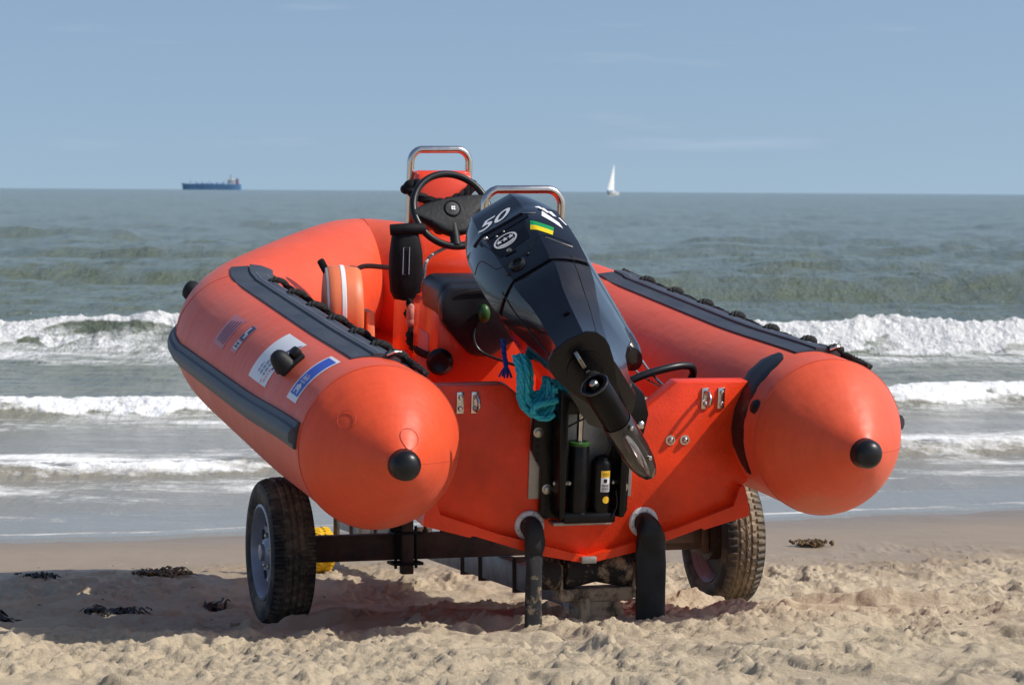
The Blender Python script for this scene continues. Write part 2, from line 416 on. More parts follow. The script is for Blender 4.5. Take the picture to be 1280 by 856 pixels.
def sand_material():
    m, nt, b = new_mat('beach_sand')
    tc = N(nt, 'ShaderNodeTexCoord'); src = tc.outputs['Object']
    n1 = N(nt, 'ShaderNodeTexNoise', i_Scale=3., i_Detail=8., i_Roughness=.65); nt.links.new(src, n1.inputs['Vector'])
    n2 = N(nt, 'ShaderNodeTexNoise', i_Scale=420., i_Detail=3.); nt.links.new(src, n2.inputs['Vector'])
    n3 = N(nt, 'ShaderNodeTexNoise', i_Scale=48., i_Detail=8., i_Roughness=.74); nt.links.new(src, n3.inputs['Vector'])
    at = N(nt, 'ShaderNodeAttribute', attribute_name='wet')
    r1 = N(nt, 'ShaderNodeValToRGB'); nt.links.new(n1.outputs['Fac'], r1.inputs[0])
    r1.color_ramp.elements[0].color = (.55, .445, .308, 1); r1.color_ramp.elements[1].color = (.67, .558, .395, 1)
    r1.color_ramp.elements[0].position = .35; r1.color_ramp.elements[1].position = .7
    mg = N(nt, 'ShaderNodeMixRGB', blend_type='MULTIPLY', i_Fac=.45); nt.links.new(r1.outputs[0], mg.inputs[1])
    r2 = N(nt, 'ShaderNodeValToRGB'); nt.links.new(n2.outputs['Fac'], r2.inputs[0])
    r2.color_ramp.elements[0].color = (.5, .47, .43, 1); r2.color_ramp.elements[0].position = .3; r2.color_ramp.elements[1].position = .6
    nt.links.new(r2.outputs[0], mg.inputs[2])
    mw = N(nt, 'ShaderNodeMixRGB'); nt.links.new(at.outputs['Fac'], mw.inputs[0]); nt.links.new(mg.outputs[0], mw.inputs[1]); mw.inputs[2].default_value = (.25, .18, .115, 1)
    nt.links.new(mw.outputs[0], b.inputs['Base Color'])
    mr = N(nt, 'ShaderNodeMapRange'); nt.links.new(at.outputs['Fac'], mr.inputs[0]); mr.inputs[3].default_value = .95; mr.inputs[4].default_value = .3
    nt.links.new(mr.outputs[0], b.inputs['Roughness'])
    b1 = N(nt, 'ShaderNodeBump', i_Strength=.35, i_Distance=.004); nt.links.new(n2.outputs['Fac'], b1.inputs['Height'])
    b2 = N(nt, 'ShaderNodeBump', i_Strength=1., i_Distance=.014); nt.links.new(n3.outputs['Fac'], b2.inputs['Height'])
    iv = N(nt, 'ShaderNodeMath', operation='SUBTRACT'); iv.inputs[0].default_value = 1.; nt.links.new(at.outputs['Fac'], iv.inputs[1]); nt.links.new(iv.outputs[0], b2.inputs['Strength'])
    nt.links.new(b1.outputs[0], b2.inputs['Normal']); nt.links.new(b2.outputs[0], b.inputs['Normal'])
    return m
xs = geo_axis(-2.3, 2.3, -60, 60, .0078)
ys = []
v = 6.9
while v < 12.6: ys.append(v); v += .0070+(v-6.9)*.0016
while v < 26: ys.append(v); v += .05
back = []; v = 6.9; s = .02
while v > -40: s *= 1.2; v -= s; back.append(v)
ys = np.array(back[::-1]+ys)
X, Y = np.meshgrid(xs, ys)
Z = ground_z(X.ravel(), Y.ravel()).reshape(X.shape)
S = Y-.26*np.clip(X, -30, 30)
wet = sst(10.9, 12.6, S+(fbm(X*1.1, Y*.8, 3, 40)-.5)*1.5)*.75+sst(13.6, 14.8, S+(fbm(X*.7, Y*.7, 3, 44)-.5)*.6)*.25
sand = grid_mesh('beach_sand', X, Y, Z, {'wet': wet}, sand_material()); tag(sand, kind='structure')

# ------------------------------------------------------------------ sea
SEA = -.2
def sea_height(x, y):
    k = np.interp(y, [15, 17, 24, 31, 60], [.26, .33, .27, .06, .03])
    s = y-k*np.clip(x, -25, 25)
    far = np.clip(y/30, 0, 40)
    z = np.zeros_like(x); foam = np.zeros_like(x)
    amp = sst(15.5, 26, y)*(1+.5*sst(30, 60, y))
    # wind chop
    ch = ((fbm(x*.8, y*1.1, 4, 101, .55)-.5)*.12+(fbm(x*3.2, y*4.2, 3, 111, .6)-.5)*.035)*(.3+.7*sst(24, 40, y))
    z += ch*amp*(1-sst(150, 400, y))
    z += (fbm(x*.16, y*.28, 3, 120)-.5)*.5*sst(34, 60, y)*(1-sst(1200, 2600, y))
    z += (fbm(x*.45, y*.5, 3, 123, .6)-.5)*.20*sst(30, 60, y)*(1-sst(500, 900, y))
    # distant chop, drawn out along the line of sight by the shallow view
    z += (fbm(x*.55, y*.10, 4, 127, .6)-.5)*.28*sst(45, 110, y)*(1-sst(2500, 6000, y))
    # unbroken swells
    for y0, a, w, sd, kx in ((49, .34, 1.7, 131, .05), (58, .34, 1.8, 141, -.04), (73, .38, 2.2, 151, .02), (96, .35, 3, 161, 0.)):
        wob = (fbm(x*.10+3, x*0+sd, 2, sd)-.5)*5; u = y-y0-wob-kx*x
        mod = sst(.36, .62, fbm(x*.12+sd, x*0, 2, sd+1))
        z += a*mod*np.where(u < 0, np.exp(-(u/w)**2), np.exp(-(u/(w*2.4))**2))
    # three lines of broken water
    for s0, A, wf, wb, sd, wv in ((18.2, .085, .26, .5, 201, .6), (22.9, .15, .34, .75, 211, .9), (31.5, .29, .58, 1.05, 221, 1.4)):
        wob = (fbm(x*.35+sd, x*0+sd, 4, sd)-.5)*wv
        Am = A*(.62+.75*fbm(x*.42-sd, x*0, 3, sd+5))
        if sd == 221: Am = Am*(1-.30*sst(-4.9, -6.3, x))
        u = s-s0-wob
        prof = np.where(u < 0, np.exp(-(np.abs(u)/wf)**2.1), np.exp(-(u/wb)**2))
        z += Am*prof
        l1 = fbm(x*3.1, y*3.6, 4, sd+7, .6); l2 = fbm(x*13, y*13, 4, sd+9, .7)
        fm = sst(-1.6*wf, -.8*wf, u+(l1-.5)*wf*1.6)*(1-sst(.30*wb, 1.2*wb, u+(l1-.5)*wb*2.4))
        if sd == 221:   # windows of unbroken olive water on the left
            win = sst(.47, .56, fbm(x*.9+2.2, y*1.6, 3, 305))*sst(-3.2, -4.3, x)*sst(-1.1, -.8, u)*(1-sst(-.30, -.12, u))
            fm = fm*(1-win)
            crest = np.exp(-((u-.05)/.30)**2)
            z += fm*crest*np.maximum(fbm(x*2.2, y*2.2, 4, 311, .6)-.48, 0)*.30
        lump = (np.abs(l1-.5)*-1.0+.15)+(l2-.5)*.5
        z += fm*lump*(A*.30+.035)
        foam = np.maximum(foam, fm*(1.0 if sd == 221 else (.68 if sd == 211 else .52))*(.78+.5*fbm(x*2.0, y*3.0, 4, sd+13, .6)))
        # trailing lace behind and run-out in front
        tr = (1-sst(1.0, 5.2 if sd == 221 else 2.6, u))*sst(-.2, .6, u)*.52
        fr = sst(-5.4 if sd == 221 else -2.6, -1.2, u)*(1-sst(-.5, 0, u))*(.54 if sd == 221 else .38)
        foam = np.maximum(foam, np.maximum(tr, fr)*(1-.35*sst(24, 60, y)))
    lace = fbm(x*1.3, y*2.6, 4, 401, .6)
    foam = np.where(foam < .75, foam*(.30+1.35*lace), foam)
    # run-up film on the sand: thin and smooth, meets the beach
    swash = 1-sst(15.6, 17.4, s)
    z = z*(1-swash)
    z = SEA+z
    film = ground_z(x, y, False)+.012
    ed = s+(fbm(x*.9, x*0+3, 3, 71)-.5)*.35+(fbm(x*.25, x*0+9, 2, 75)-.5)*.5
    z = np.where(ed < 15.1, np.minimum(np.maximum(z, film-.002), SEA+.03), z)
    z = np.where(ed < 14.75, z-(14.75-ed)*.10, z)
    edge = np.exp(-((ed-15.0)/.10)**2)*.55+sst(15.3, 15.9, ed)*(1-sst(15.9, 16.8, ed))*.5*lace
    foam = np.maximum(foam, edge*(.4+lace*.9))
    shallow = 1-sst(17, 33, s)
    return z, foam, shallow, swash
def sea_material():
    m, nt, b = new_mat('sea_water')
    tc = N(nt, 'ShaderNodeTexCoord'); src = tc.outputs['Object']
    fo = N(nt, 'ShaderNodeAttribute', attribute_name='foam'); sh = N(nt, 'ShaderNodeAttribute', attribute_name='shallow'); sw = N(nt, 'ShaderNodeAttribute', attribute_name='swash')
    mp = N(nt, 'ShaderNodeMapping'); mp.inputs['Scale'].default_value = (1, 1.7, 1); nt.links.new(src, mp.inputs[0])
    nz = N(nt, 'ShaderNodeTexNoise', i_Scale=7., i_Detail=10., i_Roughness=.76, i_Distortion=.6); nt.links.new(mp.outputs[0], nz.inputs['Vector'])
    ad = N(nt, 'ShaderNodeMath', operation='MULTIPLY_ADD'); nt.links.new(fo.outputs['Fac'], ad.inputs[0]); ad.inputs[1].default_value = 1.25; 
    sb = N(nt, 'ShaderNodeMath', operation='SUBTRACT'); nt.links.new(nz.outputs['Fac'], sb.inputs[0]); sb.inputs[1].default_value = .5
    nt.links.new(sb.outputs[0], ad.inputs[2])
    rf = N(nt, 'ShaderNodeValToRGB'); nt.links.new(ad.outputs[0], rf.inputs[0]); rf.color_ramp.elements[0].position = .40; rf.color_ramp.elements[1].position = .78
    # water colour: olive, sandier where it is shallow
    n1 = N(nt, 'ShaderNodeTexNoise', i_Scale=.06, i_Detail=4.); nt.links.new(mp.outputs[0], n1.inputs['Vector'])
    r1 = N(nt, 'ShaderNodeValToRGB'); nt.links.new(n1.outputs['Fac'], r1.inputs[0])
    r1.color_ramp.elements[0].color = (.135, .165, .11, 1); r1.color_ramp.elements[1].color = (.17, .195, .13, 1)
    mw = N(nt, 'ShaderNodeMixRGB'); nt.links.new(sh.outputs['Fac'], mw.inputs[0]); nt.links.new(r1.outputs[0], mw.inputs[1]); mw.inputs[2].default_value = (.27, .245, .19, 1)
    mf = N(nt, 'ShaderNodeMixRGB'); nt.links.new(rf.outputs[0], mf.inputs[0]); nt.links.new(mw.outputs[0], mf.inputs[1]); mf.inputs[2].default_value = (.88, .88, .87, 1)
    nt.links.new(mf.outputs[0], b.inputs['Base Color'])
    mr = N(nt, 'ShaderNodeMapRange'); nt.links.new(rf.outputs[0], mr.inputs[0]); mr.inputs[3].default_value = .14; mr.inputs[4].default_value = .9
    nt.links.new(mr.outputs[0], b.inputs['Roughness'])
    b.inputs['IOR'].default_value = 1.33
    bw = N(nt, 'ShaderNodeTexNoise', i_Scale=3., i_Detail=6., i_Roughness=.65); nt.links.new(mp.outputs[0], bw.inputs['Vector'])
    b1 = N(nt, 'ShaderNodeBump', i_Distance=.05); nt.links.new(bw.outputs['Fac'], b1.inputs['Height'])
    st = N(nt, 'ShaderNodeMapRange'); mxs = N(nt, 'ShaderNodeMath', operation='MAXIMUM'); nt.links.new(sw.outputs['Fac'], mxs.inputs[0]); shm = N(nt, 'ShaderNodeMath', operation='MULTIPLY'); nt.links.new(sh.outputs['Fac'], shm.inputs[0]); shm.inputs[1].default_value = .85; nt.links.new(shm.outputs[0], mxs.inputs[1]); nt.links.new(mxs.outputs[0], st.inputs[0]); st.inputs[3].default_value = .8; st.inputs[4].default_value = .08; nt.links.new(st.outputs[0], b1.inputs['Strength'])
    bg = N(nt, 'ShaderNodeTexNoise', i_Scale=.5, i_Detail=8., i_Roughness=.6); nt.links.new(mp.outputs[0], bg.inputs['Vector'])
    b0 = N(nt, 'ShaderNodeBump', i_Distance=.35); nt.links.new(bg.outputs['Fac'], b0.inputs['Height']); nt.links.new(st.outputs[0], b0.inputs['Strength'])
    mq = N(nt, 'ShaderNodeMapping'); mq.inputs['Scale'].default_value = (.7, .09, 1); nt.links.new(src, mq.inputs[0])
    bq = N(nt, 'ShaderNodeTexNoise', i_Scale=1., i_Detail=9., i_Roughness=.68); nt.links.new(mq.outputs[0], bq.inputs['Vector'])
    b00 = N(nt, 'ShaderNodeBump', i_Distance=1.05); nt.links.new(bq.outputs['Fac'], b00.inputs['Height']); nt.links.new(st.outputs[0], b00.inputs['Strength'])
    nt.links.new(b00.outputs[0], b0.inputs['Normal'])
    nt.links.new(b0.outputs[0], b1.inputs['Normal'])
    b2 = N(nt, 'ShaderNodeBump', i_Strength=.6, i_Distance=.02); nt.links.new(nz.outputs['Fac'], b2.inputs['Height']); nt.links.new(b1.outputs[0], b2.inputs['Normal'])
    mxn = N(nt, 'ShaderNodeMix', data_type='VECTOR'); nt.links.new(rf.outputs[0], mxn.inputs[0]); nt.links.new(b1.outputs[0], mxn.inputs[4]); nt.links.new(b2.outputs[0], mxn.inputs[5])
    nt.links.new(mxn.outputs[1], b.inputs['Normal'])
    return m
us = geo_axis(-.235, .235, -3., 3., .00062, 1.2)
yr = list(np.arange(12.2, 17, .028))+list(np.arange(17, 24.5, .026))+list(np.arange(24.5, 34.5, .034))
v = 34.5
while v < 20000: yr.append(v); v += max(.08, .0000022*v**3 if v < 120 else .03*v)
X, Y = np.meshgrid(us, np.array(yr)); X = X*np.minimum(Y, 9000)
Zs, fo, shl, swa = sea_height(X, Y)
sea = grid_mesh('sea', X, Y, Zs, {'foam': fo, 'shallow': shl, 'swash': swa}, sea_material()); tag(sea, kind='structure')
sp = MB()
for _ in range(80):
    side = random.random() < .35
    x = random.uniform(-6, -3.4) if side else random.uniform(2.5, 6.5)
    h = abs(random.gauss(0, .09)); r = random.uniform(.002, .007)
    t = bmesh.new(); bmesh.ops.create_icosphere(t, subdivisions=1, radius=r, matrix=Matrix.Translation((x, 31.3+random.uniform(-.3, .5), SEA+.24+h))); sp.join(t)
spray = sp.build('sea_spray', M['white']); tag(spray, 'white droplets thrown up above the breaking wave crest', 'spray', kind='stuff')

# ------------------------------------------------------------------ the boat
TH, PI_ = .304624, .103318
BR = Matrix.Rotation(TH, 3, 'Z') @ Matrix.Rotation(PI_, 3, 'X')
BO = V(.27204, 8.91126, .83074)
BASE = V(0, 1.2, -.45)
def bw(p): return BO+BR @ Vector(p)           # boat frame -> world
def wb(p): return BR.transposed() @ (Vector(p)-BO)
boat = thing('inflatable_boat', 'orange rigid inflatable rescue boat with black rubber trim parked stern first on a trailer', 'boat', bw(BASE), (PI_, 0, TH))
def bp(mb, name, mat, parent=None, label=None, **k):
    o = mb.build(name, M[mat] if isinstance(mat, str) else mat, parent or boat, (-BASE) if parent is None else None, **k)
    if label: o['label'] = label
    return o
RT, ZA, SX, LC = .268, -.025, .756, .482
def bez(a, c, b, n): return [a*(1-t)**2+c*2*t*(1-t)+b*t*t for t in [i/n for i in range(n+1)]]
SEAM = -.155
def kk_(y): t = min(1, max(0, (.75-y)/.85)); return t*t*(3-2*t)
def SXy(y): return SX+.012*kk_(y)
def ZAy(y): return ZA+.022*kk_(y)
def RTy(y): return RT*(1-.022*kk_(y))
def cone_r(t): return RTy(SEAM)*(max(0, 1-t**1.32))**.94
def cone_t(y): return min(1, max(0, (SEAM-y)/(LC+SEAM)))
def tube_half():
    P = []; Rr = []
    for i in range(27):
        t = 1-i/26.                        # 1 at the tip, 0 at the cone seam
        P.append(V(-SXy(-1), SEAM-(LC+SEAM)*t, ZAy(-1)+.012*t)); Rr.append(max(cone_r(t), .004))
    def zz(y): 
        u = min(max((y-1.7)/1.45, 0), 1); return ZA+.10*u*u*(3-2*u)
    side = [V(-SXy(y), y, ZA) for y in np.linspace(SEAM+.04, 1.88, 30)]
    A = V(-SX, 2.18, 0); Nn = V(0, 3.2, 0); d = (Nn-A).normalized()
    c1 = bez(V(-SX, 1.90, 0), A, A+d*.28, 9)
    c2 = bez(Nn-d*.17, Nn, V(.17*d.x, Nn.y-.17*d.y, 0), 8)
    dia = [A+d*.28+(Nn-d*.17-A-d*.28)*t for t in np.linspace(.08, .92, 10)]
    rest = side+c1+dia+c2[:5]
    for q in rest: P.append(V(q.x, q.y, zz(q.y)+.022*kk_(q.y))); Rr.append(RTy(q.y))
    return P, Rr
P, Rr = tube_half()
Pm = [V(-p.x, p.y, p.z) for p in P[:-1]]; PATH = P+Pm[::-1]; RAD = Rr+Rr[:-1][::-1]
PATH[len(P)-1].x = 0
def frames(PATH):
    out = []
    for i, p in enumerate(PATH):
        t = PATH[min(i+1, len(PATH)-1)]-PATH[max(i-1, 0)]; t.normalize()
        b = t.cross(V(0, 0, 1)).normalized(); u = b.cross(t).normalized()
        out.append((p, t, b, u))
    return out
FR = frames(PATH)
mb = MB(); NS = 72
mb.loft([[p+(b*math.cos(a)+u*math.sin(a))*r for a in [2*math.pi*k/NS for k in range(NS)]] for (p, t, b, u), r in zip(FR, RAD)])
tube = bp(mb, 'inflatable_tube', 'tube')
# side coordinate on the straight part of a tube: phi from the top, positive to starboard
def tp(sx, y, phi, r=RT, dz=0.):
    a = R_(phi); r = r-RT+RTy(y); return V(sx*SXy(y)+math.sin(a)*r, y, ZAy(y)+math.cos(a)*r+dz)
iA = min(range(len(P)), key=lambda i: (P[i]-V(-SX*.985, 2.03, P[i].z)).length)
iN = len(P)-1
for i, nm in ((26, 0), (iA, 0), (iN, 0), (len(PATH)-1-26, 0), (len(PATH)-1-iA, 0)):
    p, t, b, u = FR[i]
    s_ = MB(); s_.tube([p+(b*math.cos(a)+u*math.sin(a))*(RAD[i]+.0004) for a in [2*math.pi*k/96 for k in range(96)]], .0016, 6, closed=True)
    bp(s_, 'seam', 'seam')
# end fenders (black balls on the cone tips)
for sx in (-1, 1):
    s_ = MB(); mt = align((0, -1, .05), (sx*SXy(-1), -LC+.035, .002))
    s_.lathe([(.05, -.02), (.0495, 0), (.047, .012), (.0475, .02), (.046, .032), (.040, .044), (.030, .053), (.016, .0585), (.003, .06)], mt, 32)
    bp(s_, 'end_cap', 'rubber')
# wear pads along the top of both tubes, with a moulded crease and stitching
def band(sx, prof, y0, y1, ny=40, path=None, skew=0., dphi=0.):
    """prof: list of (phi, r)"""
    prof0 = prof
    G = []
    for i in range(ny+1):
        y = y0+(y1-y0)*i/ny
        prof = [(ph+dphi*i/ny, r) for ph, r in prof0]
        if y < 1.9: G.append([tp(sx, y+skew*ph, ph, r) for ph, r in prof])
        else:
            rows = [P[k] for k in range(len(P))]
            # follow the curved part
            L = y-1.9; k = next(j for j in range(len(P)) if P[j].y >= 1.88)
            q = P[k].copy(); kk = k
            while L > 0 and kk+1 < len(P):
                d = (P[kk+1]-P[kk]).length
                if d >= L: q = P[kk]+(P[kk+1]-P[kk])*(L/d); L = 0
                else: L -= d; kk += 1; q = P[kk].copy()
            t = (P[min(kk+1, len(P)-1)]-P[kk]).normalized(); b = t.cross(V(0, 0, 1)).normalized(); u = b.cross(t)
            row = []
            for ph, r in prof:
                w = q+(b*math.sin(R_(ph*(-1 if sx > 0 else 1)))+u*math.cos(R_(ph)))*r
                if sx > 0: w = V(-w.x, w.y, w.z)
                row.append(w)
            G.append(row)
    return G
def closed_band(sx, outer, y0, y1, base=RT-.004, ny=44, dphi=0.):
    inner = [(ph, base) for ph, r in reversed(outer)]
    rings = band(sx, outer+inner, y0, y1, ny, dphi=dphi)
    return MB().loft(rings)
for sx in (-1, 1):
    prof = [(-13, RT+.001), (-12.6, RT+.006), (1.6, RT+.007), (2.0, RT+.004), (2.6, RT+.004), (3.0, RT+.014), (12, RT+.016), (20, RT+.014), (22.5, RT+.011), (23, RT+.002)]
    pad = bp(closed_band(sx, prof, .01, 2.16 if sx < 0 else 2.02), 'wear_pad', 'pad')
    for ph in (7., 16.):
        s_ = MB(); pts = [r[0] for r in band(sx, [(ph, RT+.0165)], .03, 2.0, 60)]
        s_.tube(pts, .0011, 5); bp(s_, 'stitching', 'greytext', pad)
    # rubbing strake on the outboard side: left tube faces left, right tube faces right
    c = -82 if sx < 0 else 82
    sp_ = [(c-9.5, RT+.001), (c-9, RT+.010), (c-5.5, RT+.014), (c-4.6, RT+.025), (c-1.5, RT+.031), (c+1.5, RT+.031), (c+4.6, RT+.025), (c+5.5, RT+.014), (c+9, RT+.010), (c+9.5, RT+.001)]
    bp(closed_band(sx, sp_, -.125, 2.28, dphi=-13 if sx < 0 else 13), 'rubbing_strake', 'strake')
# grab rope laced along the pads: lies in the loops, dips between them
for sx in (-1, 1):
    s_ = MB(); pts = []; n = 7
    y0, y1 = -.09, 2.1
    loops = [.02, .24, .56, .88, 1.20, 1.52, 1.84, 2.08]
    pts.append(tp(sx, -.12, 34, RT+.012))
    for a, b_ in zip(loops, loops[1:]):
        pts.append(tp(sx, a+.04, 31, RT+.016)); pts.append(tp(sx, (a+b_)/2, 34, RT+.013)); pts.append(tp(sx, b_-.04, 30, RT+.016))
    pts.append(tp(sx, 2.1, 16, RT+.02))
    ro = s_.rope(catmull(pts, 10), .014, 3, 120.)
    rope_o = bp(s_, 'grab_rope', 'rope')
    for a in loops[:-1]:
        s_ = MB(); s_.rope(catmull([tp(sx, a-.012, 12.5, RT+.013), tp(sx, a-.008, 16, RT+.026), tp(sx, a+.01, 22, RT+.029), tp(sx, a+.05, 28, RT+.024), tp(sx, a+.11, 34, RT+.016)], 8), .0118, 3, 140.)
        bp(s_, 'rope_loop', 'rope', rope_o)
    for a in loops[:1]:
        s_ = MB(); s_.tube(catmull([tp(sx, a-.045, 10, RT+.016), tp(sx, a-.05, 14, RT+.03), tp(sx, a-.04, 19, RT+.036)], 6), .004, 6); bp(s_, 'rope_thimble', 'steel', rope_o)
# decals on the port tube: curved patches
def patch(y0, y1, p0, p1, off, mat, name, parent=None, inset=(0, 1, 0, 1), nseg=14, label=None):
    ya = y0+(y1-y0)*inset[0]; yb = y0+(y1-y0)*inset[1]; pa = p0+(p1-p0)*inset[2]; pb = p0+(p1-p0)*inset[3]
    G = [[tp(-1, ya+(yb-ya)*i/6, pa+(pb-pa)*j/nseg, RT+off) for j in range(nseg+1)] for i in range(7)]
    return bp(MB().grid(G), name, mat, parent, label)
def bars(y0, y1, p0, p1, off, rows, mat, name, parent, seed=1, ex=False):
    rr = random.Random(seed); s_ = MB()
    for (a, b_, c, d, words) in rows:      # a..b in y fraction, c..d in phi fraction
        x = c
        while x < d-.01:
            w = rr.uniform(.03, .08) if words else d-c
            e = min(d, x+w)
            ya = y0+(y1-y0)*a; yb = y0+(y1-y0)*b_
            G = [[tp(-1, ya+(yb-ya)*i, p0+(p1-p0)*(x+(e-x)*j/4), RT+off) for j in range(5)] for i in range(2)]
            s_.grid(G); x = e+(.018 if words else 1)
    if ex: return explode(s_, lambda q: bp(q, name, mat, parent))
    return bp(s_, name, mat, parent)
# phi fraction 0 = lower (outboard) edge, 1 = upper edge ; y fraction 0 = aft edge
d1 = patch(1.215, 1.385, -64.5, -36, .0012, 'fadesticker', 'sticker', label='faded pink sticker with dark lines')
bars(1.215, 1.385, -64.5, -36, .002, [(.12+.19*k, .22+.19*k, .12, .9-.04*k, False) for k in range(4)], 'darkink', 'printing', d1)
d2 = patch(1.025, 1.108, -61, -35, .0012, 'fadesticker', 'sticker', label='narrow faded sticker with a navy panel')
patch(1.025, 1.108, -61, -35, .0018, 'navy', 'printing', d2, (.12, .9, .42, .96))
patch(1.025, 1.108, -61, -35, .0018, 'whitedirty', 'printing', d2, (.12, .9, .10, .38))
bars(1.025, 1.108, -61, -35, .0026, [(.25, .5, .5, .68, True), (.6, .75, .62, .9, False)], 'white', 'printing', d2, 3)
bars(1.025, 1.108, -61, -35, .0026, [(.25, .8, .16, .2, False), (.25, .8, .28, .32, False), (.45, .6, .16, .32, False)], 'navy', 'printing', d2, 3)
d3 = patch(.462, .735, -67.2, -23.5, .0012, 'white', 'sticker', label='large white sticker with a purple swoosh')
# text columns run up the sticker, one line beside the other
bars(.462, .735, -67.2, -23.5, .002, [(.62, .69, .16, .34, True), (.46, .55, .15, .45, True), (.30, .39, .15, .45, True)], 'greytext', 'printing', d3, 5)
bars(.462, .735, -67.2, -23.5, .002, [(.30, .34, .02, .12, True), (.15, .22, .06, .30, True)], 'pinktext', 'printing', d3, 6, True)
s_ = MB()
def sw(fr): return [[tp(-1, .462+.273*a, -67.2+43.7*c, RT+.0022) for a, c in row] for row in fr]
top = [(.44, .40), (.40, .50), (.30, .60), (.26, .70), (.20, .78), (.12, .86), (.06, .94)]
bot = [(.40, .42), (.28, .50), (.20, .58), (.18, .66), (.14, .74), (.05, .82), (.03, .93)]
s_.grid(sw([top, bot])); bp(s_, 'printing', 'purple', d3)
s_ = MB(); s_.grid(sw([[(.18, .3), (.14, .45), (.10, .6)], [(.08, .3), (.04, .45), (.04, .6)]])); bp(s_, 'printing', 'purple', d3)
d4 = patch(.015, .147, -64, -20.4, .0012, 'white', 'sticker', label='blue sticker with a white border')
patch(.015, .147, -64, -20.4, .0018, 'blue', 'printing', d4, (.10, .90, .10, .94), 18)
bars(.015, .147, -64, -20.4, .0025, [(.62, .70, .14, .26, False), (.30, .38, .14, .26, False), (.42, .58, .19, .31, False), (.28, .72, .255, .275, False), (.30, .36, .33, .47, True), (.42, .48, .33, .50, True), (.54, .60, .33, .46, True), (.66, .72, .33, .49, True)], 'white', 'printing', d4, 8)
# moulded rubber fittings
def cleat(c, n, along, k=1.):
    n = Vector(n).normalized(); a = Vector(along).normalized(); b = n.cross(a).normalized(); a = b.cross(n)
    m = Matrix((a, b, n)).transposed().to_4x4(); m.translation = c
    s_ = MB()
    t = MB(); t.box((0, 0, .008), (.085*k, .13*k, .02), .008)
    for v in t.bm.verts: v.co = m @ v.co
    s_.join(t.bm)
    s_.lathe([(.05*k, .012), (.047*k, .03), (.04*k, .05), (.034*k, .062), (.022*k, .072), (.004, .076)], m @ Matrix.Translation((-.0, .018, 0)), 24)
    t = MB(); t.box((0, -.045*k, .026), (.07*k, .045*k, .03), .01)
    for v in t.bm.verts: v.co = m @ v.co
    s_.join(t.bm)
    return s_
nrm = tp(-1, .3, -42, 1)-tp(-1, .3, -42, 0)
bp(cleat(tp(-1, .335, -43, RT), nrm, (0, 1, 0), .78), 'rubber_cleat', 'rubmatt')
ib = iA+6; p, t, b, u = FR[ib]
nd = (-b*.88+u*.47).normalized()
nd2 = V(-.86, .36, .42).normalized()
q0 = p+(-b if b.x > 0 else b)*RT*.93+u*RT*.33
s_ = MB(); s_.lathe([(.05, -.03), (.049, .006), (.041, .012), (.042, .03), (.041, .048), (.034, .062), (.02, .070), (.003, .072)], align(nd2, q0), 24)
bp(s_, 'bow_nozzle', 'rubmatt')
# faint round patches and a glued lap on each cone
def on_cone(sx, phi, t, off=.0006):
    a = R_(phi); r = cone_r(t)+off; return V(sx*SXy(-1)+math.sin(a)*r, SEAM-(LC+SEAM)*t, ZAy(-1)+.012*t+math.cos(a)*r)
for sx, ph0, t0, rr0 in ((-1, -52, .42, .11), (-1, 20, .80, .12), (1, 150, .5, .12)):
    s_ = MB(); s_.tube([on_cone(sx, ph0+R_(1)*0+math.degrees(rr0*RT*math.cos(a)/max(cone_r(t0), .08)), t0+rr0*.75*math.sin(a)) for a in [2*math.pi*k/36 for k in range(36)]], .0010, 5, closed=True)
    bp(s_, 'patch_edge', 'seam')
for sx in (-1, 1):
    s_ = MB(); s_.tube([on_cone(sx, 98, t) for t in np.linspace(0, .84, 24)], .0010, 5); bp(s_, 'seam', 'seam')
    s_ = MB(); s_.tube([tp(sx, y, 176, RT+.0005) for y in np.linspace(SEAM, 1.8, 24)], .0012, 5); bp(s_, 'seam', 'seam')
# black rubber crescent where each transom end meets the tube, and a valve button
BVT = BVHTree.FromObject(tube, bpy.context.evaluated_depsgraph_get()) if False else None
def tube_r(y): return cone_r(cone_t(y))+RT-RTy(SEAM)
for sx in (-1, 1):
    outer = [(-20, .085, .045), (-24, .10, .0), (-32, .11, -.03), (-45, .105, -.045), (-60, .09, -.05), (-75, .075, -.055), (-90, .06, -.06), (-103, .04, -.06), (-114, .015, -.06), (-122, -.01, -.05)]
    G = []
    for ph, ya, yb in outer:
        row = []
        for k in range(7):
            y = ya+(yb-ya)*k/6; row.append(tp(1, y, ph, tube_r(y)+(.005 if 0 < k < 6 else .001), .012*cone_t(y)))
        G.append(row)
    if sx < 0: G = [[V(-p_.x, p_.y, p_.z) for p_ in r_] for r_ in G]
    bp(MB().grid(G), 'joint_patch', 'rubber')
    c = tp(1, -.105, -68, tube_r(-.105), .0); n = tp(1, 0, -68, 1)-tp(1, 0, -68, 0)
    if sx < 0: c.x *= -1; n.x *= -1
    s_ = MB(); s_.lathe([(.024, -.008), (.024, .006), (.019, .010), (.004, .012)], align(n+V(0, -.3, 0), c), 24)
    bp(s_, 'air_valve', 'rubber')
